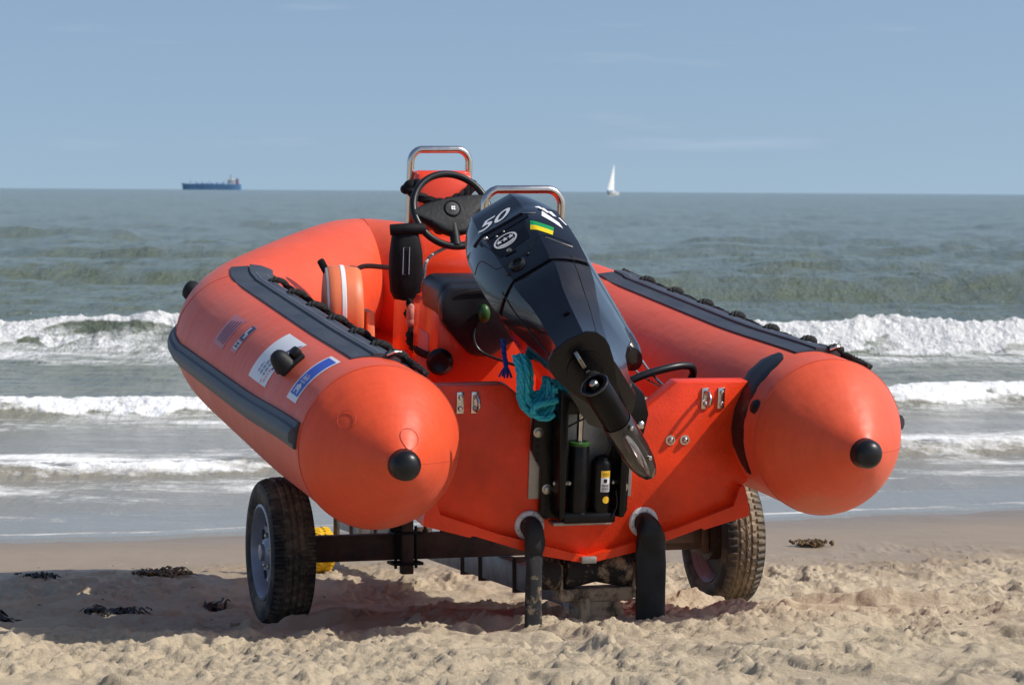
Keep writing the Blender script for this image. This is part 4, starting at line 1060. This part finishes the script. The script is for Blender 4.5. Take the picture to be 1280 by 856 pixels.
# carrying bracket / cable entry bulge on the starboard fore side
s_ = MB(); rings = []
for k, (c, rx, ry) in enumerate((((.11, -.02, .26), .04, .05), ((.120, .02, .19), .052, .07), ((.124, .05, .12), .052, .075), ((.126, .062, .07), .048, .068), ((.128, .068, .045), .038, .052), ((.128, .07, .035), .012, .018))):
    rings.append([V(*c)+V(rx*math.cos(a), ry*math.sin(a), 0) for a in [2*math.pi*j/24 for j in range(24)]])
s_.loft(rings); mp_(s_, 'steering_bracket', 'cowl')
# anti-ventilation plate
def plate(z0, z1, k=1.):
    out = [(-.10*k, -.33), (-.10*k, -.36), (-.088*k, -.395), (-.06*k, -.417), (0, -.428), (.06*k, -.417), (.088*k, -.395), (.10*k, -.36), (.10*k, -.33), (.088*k, -.27), (.064*k, -.20), (.04*k, -.13), (-.04*k, -.13), (-.064*k, -.20), (-.088*k, -.27)]
    return MB().prism(out, 2, z0, z1, .002)
cav = mp_(plate(-.360, -.350), 'cavitation_plate', 'cowlmatt')
s_ = MB(); s_.prism([(-.375, -.360), (-.36, -.385), (-.315, -.378), (-.30, -.360)], 0, -.008, .004, .0015); mp_(s_, 'trim_tab', 'dullsteel', cav)
s_ = MB(); s_.lathe([(.009, 0), (.009, .006), (.005, .008), (.001, .008)], align((0, 0, -1), (.0, -.285, -.36)), 14); mp_(s_, 'bolt', 'dullsteel', cav)
s_ = MB(); s_.lathe([(.062, 0), (.062, .006), (.055, .007), (.001, .007)], align((0, 0, -1), (.0, -.30, -.36)), 32); mp_(s_, 'anode_disc', 'cowlmatt', cav)
# gearcase strut, torpedo, skeg
def foil(z, hx, ya, yf, n=12):
    pts = []
    for k in range(2*n):
        a = 2*math.pi*k/(2*n); c = math.cos(a); sn = math.sin(a)
        y = (ya+yf)/2+(yf-ya)/2*c; th = hx*abs(sn)**.9*(1-.25*c)
        pts.append(V(math.copysign(th, sn), y, z))
    return pts
s_ = MB(); s_.loft([foil(-.36, .042, -.29, -.01), foil(-.40, .034, -.285, 0), foil(-.44, .032, -.285, .01), foil(-.475, .034, -.285, .03)]); gear_o = mp_(s_, 'gearcase_strut', 'gear')
my = align((0, 1, 0), (0, 0, -.50))
s_ = MB(); s_.lathe([(.034, -.335), (.041, -.333), (.044, -.325), (.0445, -.28), (.0445, -.20), (.0445, -.165)], my, 36, caps=False)
s_.lathe([(.036, -.335), (.034, -.30), (.001, -.298)], my, 36, caps=False); mp_(s_, 'gearcase', 'gearblack', gear_o)
s_ = MB(); s_.lathe([(.0470, -.165), (.0482, -.160), (.0485, -.10), (.0475, -.03), (.043, .025), (.035, .06), (.024, .085), (.011, .098), (.002, .101)], my, 40, caps=False); mp_(s_, 'gearcase_nose', 'gear', gear_o)
s_ = MB(); s_.tube([V(.044*math.cos(a), -.332, -.50+.044*math.sin(a)) for a in [2*math.pi*k/40 for k in range(40)]], .0035, 8, closed=True); mp_(s_, 'exhaust_ring', 'gear', gear_o)
s_ = MB(); s_.lathe([(.014, 0), (.014, .03), (.010, .035), (.001, .036)], align((0, -1, 0), (0, -.31, -.50)), 18); mp_(s_, 'prop_shaft', 'dullsteel', gear_o)
s_ = MB(); s_.loft([foil(-.545, .016, -.14, .055), foil(-.57, .011, -.135, .03), foil(-.60, .008, -.13, .0), foil(-.625, .005, -.12, -.04), foil(-.635, .003, -.11, -.07)]); mp_(s_, 'skeg', 'worn', gear_o)
for y in (-.148, .0): s_ = MB(); s_.lathe([(.0075, 0), (.0075, .005), (.004, .007), (.001, .007)], align((.5, 0, -.85), (.029, y, -.545 if y < -.1 else -.535)), 14); mp_(s_, 'bolt', 'steel', gear_o)
# fixed bracket on the transom (boat coordinates)
s_ = MB(); s_.box((-.03, .0345, -.075), (.36, .009, .30), .002); mf(s_, 'mounting_plate', 'alu')
s_ = MB(); s_.box((-.028, .02, -.305), (.205, .05, .012), .003); mf(s_, 'bottom_lip', 'alu')
for sx, xc in ((-1, -.155), (1, .105)):
    pl = [(-.205, .10), (-.213, .0), (-.213, -.055), (-.195, -.09), (-.178, -.12), (-.176, -.265), (-.165, -.285), (-.12, -.285), (-.115, -.05), (-.115, .12)]
    if sx > 0: pl = [(-.05-x, z) for x, z in pl]
    s_ = MB(); s_.prism(pl, 1, -.005, .028, .004)
    s_.prism([(-.118, .16), (-.118, -.27), (-.138, -.27), (-.148, .0), (-.148, .16)] if sx < 0 else [(.068, .16), (.068, -.27), (.088, -.27), (.098, .0), (.098, .16)], 1, -.085, -.004, .006)
    cb = mf(s_, 'clamp_bracket', 'bracket')
    for (x, z) in ((-.195, .005), (-.158, -.185)):
        xx = x if sx < 0 else -.05-x
        s_ = MB(); s_.lathe([(.017, 0), (.017, .003), (.011, .004), (.011, .012), (.008, .014), (.001, .014)], align((0, -1, 0), (xx, -.004, z)), 18); mf(s_, 'bolt', 'dullsteel', cb)
    s_ = MB()
    for k in range(4):
        for zb in (-.02, -.215):
            xx = -.195 if zb > -.1 else -.157; xx = xx if sx < 0 else -.05-xx
            s_.lathe([(.006, 0), (.006, .002), (.001, .002)], align((0, -1, 0), (xx, -.0045, zb-.022*k)), 10)
    explode(s_, lambda q: mf(q, 'adjuster_hole', 'rope', cb))
    s_ = MB(); xx = -.10 if sx < 0 else .06
    s_.tube([(xx-.045*sx*-1, -.03, -.16), (xx, -.045, -.158)], .008, 10); s_.ball((xx+.004*sx*-1, -.047, -.158), .009); mf(s_, 'thumb_screw', 'dullsteel', cb)
s_ = MB(); s_.tube([(-.16, .02, .175), (.11, .02, .175)], .028, 20); mf(s_, 'tilt_tube', 'bracket')
s_ = MB(); s_.prism([(.02, .18), (.09, .19), (.145, .14), (.165, .07), (.150, .0), (.12, -.02), (.09, .02), (.05, .1)], 1, -.07, -.02, .01); sb_ = mf(s_, 'swivel_plate', 'bracket')
s_ = MB(); s_.lathe([(.013, 0), (.013, .005), (.008, .009), (.001, .010)], align((0, -1, 0), (.135, -.07, .035)), 16); mf(s_, 'bolt', 'steel', sb_)
s_ = MB(); s_.box((-.03, -.02, .12), (.19, .09, .10), .02); mf(s_, 'swivel_block', 'bracket')
s_ = MB(); s_.lathe([(.033, -.27), (.034, -.265), (.034, -.03), (.030, -.022), (.001, -.02)], Matrix.Translation((-.062, -.035, 0)), 28); cyl = mf(s_, 'tilt_cylinder', 'bracket')
s_ = MB(); s_.lathe([(.034, -.034), (.0348, -.030), (.0348, -.024), (.031, -.0215)], Matrix.Translation((-.062, -.035, 0)), 28); mf(s_, 'cylinder_seal', 'greenfloat', cyl)
s_ = MB(); s_.lathe([(.011, -.03), (.011, .12)], Matrix.Translation((-.062, -.035, 0)), 18); mf(s_, 'ram_rod', 'steel', cyl)
s_ = MB(); s_.lathe([(.034, -.275), (.037, -.265), (.037, -.10), (.034, -.088), (.026, -.08), (.024, -.074), (.010, -.068), (.001, -.067)], Matrix.Translation((.020, -.035, 0)), 30); pump = mf(s_, 'tilt_motor', 'bracket')
def pump_patch(a0, a1, z0, z1, mat, off=.0008):
    G = [[V(.020+(.037+off)*math.sin(R_(a)), -.035-(.037+off)*math.cos(R_(a)), z) for a in np.linspace(a0, a1, 7)] for z in (z0, z1)]
    return mf(MB().grid(G), 'warning_label', mat, pump)
pump_patch(-22, 26, -.185, -.115, 'white'); pump_patch(-22, 26, -.137, -.115, 'amber', .0014)
pump_patch(-8, 10, -.155, -.142, 'rubber', .0014)
for k in range(5): pump_patch(-18, 20, -.182+.005*k, -.1795+.005*k, 'rubber', .0014)
for k in range(2): pump_patch(-16, 18, -.131+.006*k, -.1295+.006*k, 'rubber', .0019)
G = [[V(.020+.0378*math.sin(R_(8+r_*math.cos(a)*18)), -.035-.0380*math.cos(R_(8+r_*math.cos(a)*18)), -.212+r_*math.sin(a)*.012) for a in np.linspace(0, 2*math.pi, 20)] for r_ in (.05, 1)]
mf(MB().grid(G), 'yellow_disc', 'amber', pump)
s_ = MB(); s_.tube(catmull([(.03, -.035, -.075), (.045, -.04, -.04), (.04, -.03, .0), (.06, -.02, .03)], 8), .005, 8); mf(s_, 'cable', 'rubber', pump)
s_ = MB(); s_.tube(catmull([(-.13, -.05, .02), (-.08, -.08, .055), (-.03, -.09, .08)], 8), .0035, 6); mf(s_, 'cable', 'rubber', cyl)
s_ = MB(); s_.tube(catmull([(.058, -.075, -.18), (.062, -.078, -.23), (.045, -.078, -.27)], 8), .0022, 6); mf(s_, 'cable', 'rubber', cyl)
s_ = MB(); s_.box((-.028, -.03, -.272), (.18, .09, .035), .008); mf(s_, 'lower_yoke', 'bracket')

# ------------------------------------------------------------------ trailer
TY = .3045
TR = Matrix.Rotation(TY, 3, 'Z') @ Matrix.Rotation(R_(-2.2), 3, 'X')
TO = V(-.015, 10.46, .265)
trailer = thing('boat_trailer', 'two wheeled launching trailer with rusty axle beam under the inflatable boat', 'trailer', TO, (R_(-2.2), 0, TY))
def tw(p): return TR.transposed() @ (Vector(p)-TO)
def tpx(mb, name, mat, parent=None, label=None, **k):
    o = mb.build(name, M[mat], parent or trailer, **k)
    if label: o['label'] = label
    return o
s_ = MB(); s_.box((0, 0, 0), (1.60, .075, .098), .004); s_.box((0, -.0385, .046), (1.60, .012, .010), .002); ax = tpx(s_, 'axle_beam', 'rust')
for x in (-.33, -.26, .50):
    s_ = MB(); s_.lathe([(.012, 0), (.012, .012), (.007, .013), (.007, .03), (.001, .031)], Matrix.Translation((x, -.01, .049)), 10); tpx(s_, 'bolt', 'rust', ax)
def tyre(R, W, rr, mud, nA=240):
    prof = []
    for k in range(49):
        u = -1+2*k/48; prof.append((R-.010*abs(u)**3-.004*u*u, u*W*.42, 1))
    side = [(R-.022, W*.47, 0), (R-.035, W*.495, 0), (R-.055, W*.5, 0), (R-.058, W*.503, 0), (R-.062, W*.5, 0), (R-.08, W*.485, 0), (rr+.014, W*.44, 0), (rr+.004, W*.40, 0), (rr-.004, W*.36, 0), (rr-.012, W*.34, 0)]
    full = [(r, -h, f) for r, h, f in reversed(side)]+prof+side
    rings = []; sd = []
    for i in range(nA):
        a = 2*math.pi*i/nA; ring = []
        for r, h, f in full:
            d = 0
            if f:
                u = h/(W*.42); au = abs(u)
                if .10 < au < .22 or .48 < au < .60: d = -.010
                elif au > .60: d = -.009 if (i+int(u > 0)*2) % 4 < 2 else 0
                else: d = -.006 if (i+int((u+1)*4)) % 6 < 2 else 0
            ring.append(V(h, (r+d)*math.cos(a), (r+d)*math.sin(a)))
        rings.append(ring)
    mb = MB(); mb.loft(rings, closed=False, caps=False, loop=True)
    return mb
def wheel(xc, out, mud, name='wheel'):
    R, W, rr = .281, .165, .175
    wx = xc
    t_o = tyre(R, W, rr, mud); o = t_o.build('tyre', M['tyre'], trailer); o.location = (wx, 0, -.005)
    at = o.data.attributes.new('sand', 'FLOAT', 'POINT'); vals = []
    for v in o.data.vertices:
        r = math.hypot(v.co.y, v.co.z); tread = max(0, 1-abs(v.co.x)/(W*.46)); groove = 1 if r < R-.004 and abs(v.co.x) < W*.44 else 0
        vals.append(mud*(.34*min(1, tread*2.2)*(1 if -.55 < v.co.x/(W*.5) < .55 else .35)+.16*groove) if abs(v.co.x) < W*.46 else mud*.04)
    at.data.foreach_set('value', vals)
    s_ = MB(); my = Matrix.Translation((0, 0, 0)) @ Matrix.Rotation(math.pi/2*out, 4, 'Y')
    s_.lathe([(rr+.006, .066), (rr+.006, .074), (rr-.004, .077), (rr-.012, .066), (rr-.02, .03), (rr-.03, -.02), (rr-.012, -.055), (rr+.004, -.072), (rr+.004, -.064)], my, 48, caps=False)
    rim = s_.build('rim', M['rim'], o)
    s_ = MB(); s_.lathe([(rr-.028, .018), (rr-.045, .036), (rr-.06, .045), (.085, .040), (.06, .046), (.045, .062), (.032, .066), (.030, .078), (.001, .080)], my, 48, caps=False)
    disc = s_.build('wheel_disc', M['rim'], o)
    s_ = MB()
    for k in range(8):
        a = k*math.pi/4+.2
        s_.lathe([(.017, .0), (.017, .003), (.001, .0035)], my @ Matrix.Translation((.108*math.cos(a), .108*math.sin(a), .044)) @ Matrix.Rotation(a, 4, 'Z') @ Matrix.Diagonal((.75, 1.35, 1, 1)), 16)
    explode(s_, lambda q: q.build('vent_hole', M['rope'], o))
    s_ = MB()
    for k in range(5):
        a = k*2*math.pi/5; s_.lathe([(.010, .0), (.010, .012), (.006, .016), (.001, .016)], my @ Matrix.Translation((.062*math.cos(a), .062*math.sin(a), .044)), 6)
    explode(s_, lambda q: q.build('wheel_nut', M['dullsteel'], o))
    s_ = MB(); s_.lathe([(.001, -.03), (rr-.03, -.03), (rr-.032, -.02)], my, 40, caps=False); s_.lathe([(.09, -.01), (.09, -.07), (.05, -.075), (.05, -.09), (.001, -.09)], my, 30, caps=False); s_.build('brake_drum', M['rimdark'], o)
    return o
wheel(-.895, -1, .35); wheel(.895, 1, .52)
for sx in (-1, 1):
    s_ = MB(); s_.box((sx*.80, 0, .0), (.03, .12, .13), .004); s_.tube([(sx*.79, 0, 0), (sx*.86, 0, 0)], .03, 14); tpx(s_, 'hub_bracket', 'rust')
# support posts with clamp plates
for x, h0, h1 in ((-.42, -.10, .17), (.42, -.10, .17)):
    s_ = MB(); s_.box((x, -.065, (h0+h1)/2), (.045, .045, h1-h0), .003); po = tpx(s_, 'support_post', 'rust')
    s_ = MB(); s_.box((x, -.045, .056), (.11, .10, .012), .003); s_.box((x, -.045, -.060), (.12, .10, .012), .003); s_.tube([(x-.04, -.055, -.08), (x-.04, -.055, .08)], .006, 8); s_.tube([(x+.04, -.055, -.08), (x+.04, -.055, .08)], .006, 8); s_.ball((x-.035, -.06, .07), (.03, .03, .018)); tpx(s_, 'clamp', 'rubmatt', po)
    s_ = MB(); s_.box((x, .2, h1+.03), (.07, .8, .04), .01); tpx(s_, 'support_pad', 'rubmatt', po)
# centre spine with cross straps
s_ = MB(); s_.box((0, .95, -.108), (.06, 3.5, .105), .004); spine = tpx(s_, 'centre_beam', 'galv')
for y in (-.45, -.2, .25, .5, 1.2, 1.5, 1.62, 1.9, 2.2, 2.35):
    s_ = MB(); s_.box((0, y, -.105), (.070, .026, .135), .003); s_.tube([(-.036, y, -.172), (-.036, y, -.045)], .006, 6); tpx(s_, 'strap', 'rust', spine)
s_ = MB(); s_.box((-.035, 2.05, -.108), (.012, .12, .07), .002); tpx(s_, 'maker_plate', 'whitedirty', spine)
s_ = MB(); s_.box((-.1, 1.85, .05), (.05, .06, .34), .004); tpx(s_, 'winch_post', 'galv')
# jockey wheel (yellow)
jz = gz(-.855, 12.15)
c = tw((-.855, 12.15, jz+.098))
s_ = MB(); s_.lathe([(.05, -.05), (.08, -.052), (.095, -.04), (.1, -.02), (.101, 0), (.1, .02), (.095, .04), (.08, .052), (.05, .05)], Matrix.Translation(c) @ Matrix.Rotation(math.pi/2, 4, 'Y'), 36, caps=False); jo = tpx(s_, 'jockey_tyre', 'jockey')
s_ = MB(); s_.lathe([(.052, -.045), (.04, -.03), (.04, .03), (.052, .045)], Matrix.Translation(c) @ Matrix.Rotation(math.pi/2, 4, 'Y'), 28); tpx(s_, 'jockey_hub', 'rimdark', jo)
s_ = MB()
for k in range(30):
    a = 2*math.pi*k/30
    for sg in (-1, 1): s_.box(c+V(sg*.022, (.100)*math.cos(a+.1*sg), (.100)*math.sin(a+.1*sg)), (.036, .012, .008), .002, Matrix.Rotation(a-math.pi/2, 3, 'X') @ Matrix.Rotation(.6*sg, 3, 'Z'))
tpx(s_, 'tread_lug', 'jockey', jo)
s_ = MB(); s_.tube([c+V(.075, 0, 0), c+V(.075, 0, .16), c+V(.04, 0, .2), c+V(.04, 0, .45)], .014, 10); s_.tube([c+V(-.08, 0, 0), c+V(.08, 0, 0)], .012, 10); tpx(s_, 'jockey_fork', 'rimdark', jo)
# keel roller on its sand-caked cradle
kc = tw((.285, 9.13, .350))
s_ = MB()
s_.lathe([(.03, -.20), (.055, -.195), (.066, -.18), (.067, -.155), (.062, -.14), (.02, -.138)], Matrix.Translation(kc) @ Matrix.Rotation(math.pi/2, 4, 'Y'), 32, caps=False)
s_.lathe([(.02, .138), (.062, .14), (.067, .155), (.066, .18), (.055, .195), (.03, .20)], Matrix.Translation(kc) @ Matrix.Rotation(math.pi/2, 4, 'Y'), 32, caps=False)
s_.lathe([(.03, -.12), (.06, -.115), (.062, -.09), (.052, -.04), (.044, 0), (.052, .04), (.062, .09), (.06, .115), (.03, .12)], Matrix.Translation(kc) @ Matrix.Rotation(math.pi/2, 4, 'Y'), 32, caps=False)
s_.tube([kc+V(-.2, 0, 0), kc+V(.2, 0, 0)], .025, 12)
kr = tpx(s_, 'keel_roller', 'sandroller')
s_ = MB(); s_.box(kc+V(-.003, .02, -.085), (.26, .10, .045), .006)
for sx in (-1, 1): s_.box(kc+V(sx*.129, .01, -.04), (.010, .09, .12), .003)
s_.box(kc+V(.01, .03, -.155), (.13, .11, .10), .012); s_.box(kc+V(-.05, .02, -.15), (.035, .13, .12), .006); s_.box(kc+V(.075, .03, -.14), (.03, .12, .1), .006, (0, R_(-25), 0))
tpx(s_, 'roller_cradle', 'sandsteel', kr)
s_ = MB(); a = kc+V(-.03, .05, -.15); b_ = V(0, -.7, -.06); s_.tube([a, b_+V(0, .2, -.0)], .045, 4, sq=(1, 1.2)); tpx(s_, 'drawbar_end', 'galv', kr)
s_ = MB(); s_.box((.62, -.055, .02), (.26, .03, .08), .004); tpx(s_, 'number_plate_bar', 'rust')

# ------------------------------------------------------------------ seaweed
def weed_mat(name, a, b_):
    return pmat(name, a, .5, col2=b_, vscale=30)
M['weedolive'] = weed_mat('weed_olive', (.045, .026, .008), (.17, .09, .018))
M['weeddark'] = weed_mat('weed_dark', (.006, .006, .006), (.03, .024, .02))
def weed(px, py, sx_, sy_, h, n, mat, label, seed):
    rr_ = random.Random(seed); s_ = MB()
    for _ in range(n):
        cx = rr_.gauss(0, sx_*.42); cy = rr_.gauss(0, sy_*.42); L = rr_.uniform(.03, .085); a = rr_.uniform(0, 6.28)
        w = rr_.uniform(.004, .011); pts = []; z0 = rr_.uniform(0, h*.5); k2 = rr_.uniform(-1.5, 1.5)
        G = []
        for k in range(7):
            t = k/6; aa = a+k2*t
            x = cx+math.cos(aa)*L*t; y = cy+math.sin(aa)*L*t
            z = gz(px+x, py+y)-gz(px, py)+.004+z0+h*math.sin(t*math.pi)*rr_.uniform(.3, .9)
            ww = w*math.sin(math.pi*(.12+.82*t)); nx, ny = -math.sin(aa), math.cos(aa)
            tw_ = rr_.uniform(-.6, .6)
            G.append([V(x-nx*ww, y-ny*ww, z-ww*tw_), V(x, y, z+ww*.3), V(x+nx*ww, y+ny*ww, z+ww*tw_)])
        s_.grid(G)
        if mat == 'weedolive':
            for k in range(2): s_.ball((cx+rr_.gauss(0, .03), cy+rr_.gauss(0, .02), z0+h*.5), rr_.uniform(.005, .011), seg=8)
    o = s_.build('seaweed_clump', M[mat], recalc=False); o.location = (px, py, gz(px, py))
    tag(o, label, 'seaweed', 'seaweed washed up on the sand')
weed(-1.54, 12.05, .10, .06, .018, 55, 'weedolive', 'olive brown seaweed clump on the sand left of the left wheel', 1)
weed(1.49, 13.40, .06, .05, .024, 55, 'weedolive', 'olive brown seaweed clump on smooth damp sand behind the right wheel', 2)
weed(-2.06, 11.8, .08, .05, .02, 40, 'weeddark', 'flat dark seaweed scrap near the left edge beside a sand bump', 3)
weed(-1.55, 10.55, .12, .08, .022, 80, 'weeddark', 'large black seaweed heap lying in the boat shadow on the left', 4)
weed(-1.19, 10.95, .05, .04, .02, 30, 'weeddark', 'small black seaweed tuft close to the left trailer wheel', 5)
weed(-1.93, 10.3, .03, .04, .02, 22, 'weeddark', 'dark seaweed scrap at the far left edge of the shadow', 6)

s_ = MB(); rd = random.Random(12)
for _ in range(420):
    y = 7.2+5.6*rd.random()**.8; x = rd.uniform(-.2, .2)*y; r = rd.uniform(.0025, .0075)*(1.6 if rd.random() < .08 else 1)
    t = bmesh.new(); bmesh.ops.create_icosphere(t, subdivisions=1, radius=r, matrix=Matrix.Translation((x, y, gz(x, y)+r*.2)) @ Euler((rd.uniform(-.4, .4), rd.uniform(-.4, .4), rd.uniform(0, 6.28))).to_matrix().to_4x4() @ Matrix.Diagonal((1.3, rd.uniform(.6, 1), rd.uniform(.3, .7), 1)))
    s_.join(t)
deb = s_.build('shell_debris', pmat('shell_bits', (.10, .075, .05), .6, col2=(.42, .36, .28), vscale=9)); tag(deb, 'small dark and pale shell bits strewn over the dry sand', 'debris', kind='stuff')

# ------------------------------------------------------------------ ships on the horizon
def at_px(px, d):
    r = fw+rt*((px-640)/Fpx); return V(r.x/r.y*d, d, SEA)
c = at_px(265, 8300.)
ship = thing('cargo_ship', 'long blue cargo ship with white bridge on the horizon', 'ship', c)
m_ship = pmat('ship_blue_hazed', (.17, .33, .58), .5, var=.15, vscale=.02); M['shipbluehazed'] = m_ship  # hull blue lightened: distance haze is put into the colour
M['shipwhite'] = pmat('ship_white', (.62, .62, .62), .5, var=.05); M['shipred'] = pmat('funnel_maroon', (.25, .17, .22), .5); M['shipgrey'] = pmat('ship_deck_gear', (.24, .36, .52), .6)
s_ = MB(); rings = []
for x, w, zt in ((-92, 1, 21), (-88, 6, 19.5), (-78, 12, 18.5), (-60, 15, 18), (0, 16, 17.5), (60, 16, 17), (84, 15, 17), (90, 13, 17)):
    rings.append([V(x+(4 if x < -80 else 0), -w*.8, -4), V(x, -w, zt), V(x, w, zt), V(x+(4 if x < -80 else 0), w*.8, -4)])
s_.loft(rings); s_.build('hull', M['shipbluehazed'], ship)
s_ = MB(); s_.box((60, 0, 23), (24, 22, 13)); s_.box((57, 0, 30), (14, 28, 5)); s_.box((57, 0, 34), (9, 14, 4)); s_.build('bridge', M['shipwhite'], ship)
s_ = MB(); s_.prism([(70, 17), (82, 17), (80, 34), (73, 34)], 1, -5, 5); s_.build('funnel', M['shipred'], ship)
s_ = MB(); s_.tube([(57, 0, 35), (57, 0, 46)], 1.4, 8); s_.box((57, 0, 42), (2, 8, 1.2)); s_.build('mast', M['shipred'], ship)
s_ = MB()
for x in (-66, -50, -30, -8, 14, 34): s_.tube([(x, 0, 17), (x, 0, 26 if x > -60 else 31)], .9, 8); s_.tube([(x, 0, 24), (x+9, 0, 20)], .6, 6)
s_.build('deck_crane', M['shipgrey'], ship)
s_ = MB()
for k in range(6): s_.box((-44+15*k, 0, 18.8), (11, 20, 2.6))
s_.build('hatch_cover', M['shipgrey'], ship)
c = at_px(765, 1500.)
yb = thing('sailing_boat', 'small white sailing boat with tall sails on the horizon', 'sailing boat', c, (0, 0, R_(38)))
s_ = MB(); rings = []
for x, w, zt in ((-3.6, 1.0, 1.25), (-2, 1.4, 1.15), (0, 1.6, 1.2), (2, 1.1, 1.4), (3.6, .3, 1.65), (4.2, .04, 1.8)):
    rings.append([V(x*.92, -w*.5, -.6), V(x, -w, zt), V(x, w, zt), V(x*.92, w*.5, -.6)])
s_.loft(rings); s_.box((-.2, 0, 1.6), (3.4, 1.6, .8), .1); s_.build('hull', M['shipwhite'], yb)
s_ = MB(); s_.tube([(.55, 0, 1.2), (.75, 0, 17)], .09, 8); s_.tube([(.5, 0, 2.6), (-2.6, 0, 2.8)], .08, 8); s_.build('mast', M['shipwhite'], yb)
def sail(pts, mat, name):
    G = []
    a, b_, cc_ = [V(*p_) for p_ in pts]
    for i in range(13):
        t = i/12; l = a.lerp(cc_, t); r = b_.lerp(cc_, t); row = []
        for j in range(7):
            u = j/6; q = l.lerp(r, u); q.y -= .5*math.sin(u*math.pi)*(1-t); row.append(q)
        G.append(row)
    return MB().grid(G).build(name, mat, yb)
M['sail'] = pmat('sailcloth', (.9, .9, .89), .6, var=.03)
sail(((.5, 0, 2.6), (-4.2, 0, 2.7), (.7, 0, 17.2)), M['sail'], 'mainsail')
s_ = MB(); s_.box((-3.7, 0, 2.0), (.6, 1.2, 1.4), .1); s_.build('spray_hood', M['shipgrey'], yb)

# ------------------------------------------------------------------ light
sun_dir = V(1.10, -.17, 1.10).normalized()
sl = bpy.data.lights.new('sun', 'SUN'); sl.energy = 4.2; sl.angle = R_(.53); sl.color = (1, .955, .88)
so = bpy.data.objects.new('sun', sl); COL.objects.link(so); so.rotation_euler = sun_dir.to_track_quat('Z', 'Y').to_euler(); so.location = (20, -5, 20)
w = bpy.data.worlds.new('World'); SC.world = w; w.use_nodes = True; nt = w.node_tree
bg = nt.nodes['Background']; bg.inputs['Strength'].default_value = .127
sky = N(nt, 'ShaderNodeTexSky'); sky.sky_type = 'NISHITA'; sky.sun_disc = False
sky.sun_elevation = math.asin(sun_dir.z); sky.sun_rotation = math.atan2(sun_dir.x, sun_dir.y)
sky.air_density = 1.; sky.dust_density = 1.4; sky.ozone_density = 1.15
# look a little higher into the sky model near the horizon: the sea haze there is blue, not white
tc = N(nt, 'ShaderNodeTexCoord'); sx_ = N(nt, 'ShaderNodeSeparateXYZ'); nt.links.new(tc.outputs['Generated'], sx_.inputs[0])
mz = N(nt, 'ShaderNodeMapRange'); nt.links.new(sx_.outputs['Z'], mz.inputs[0]); mz.inputs[1].default_value = 0; mz.inputs[2].default_value = 1; mz.inputs[3].default_value = .15; mz.inputs[4].default_value = 1.
cx_ = N(nt, 'ShaderNodeCombineXYZ'); nt.links.new(sx_.outputs['X'], cx_.inputs[0]); nt.links.new(sx_.outputs['Y'], cx_.inputs[1]); nt.links.new(mz.outputs[0], cx_.inputs[2])
nt.links.new(cx_.outputs[0], sky.inputs[0])
# thin streaks of cloud
mpc = N(nt, 'ShaderNodeMapping'); mpc.inputs['Scale'].default_value = (9, 9, 90); nt.links.new(tc.outputs['Generated'], mpc.inputs[0])
nc = N(nt, 'ShaderNodeTexNoise', i_Scale=1., i_Detail=6., i_Roughness=.55); nt.links.new(mpc.outputs[0], nc.inputs['Vector'])
rc = N(nt, 'ShaderNodeValToRGB'); nt.links.new(nc.outputs['Fac'], rc.inputs[0]); rc.color_ramp.elements[0].position = .60; rc.color_ramp.elements[1].position = .85; rc.color_ramp.elements[1].color = (.16, .16, .16, 1)
mc = N(nt, 'ShaderNodeMixRGB'); nt.links.new(rc.outputs[0], mc.inputs[0]); nt.links.new(sky.outputs[0], mc.inputs[1]); mc.inputs[2].default_value = (8., 8.2, 9., 1)
nt.links.new(mc.outputs[0], bg.inputs['Color'])
SC.view_settings.view_transform = 'Standard'; SC.view_settings.look = 'None'; SC.view_settings.gamma = 1; SC.view_settings.exposure = 0
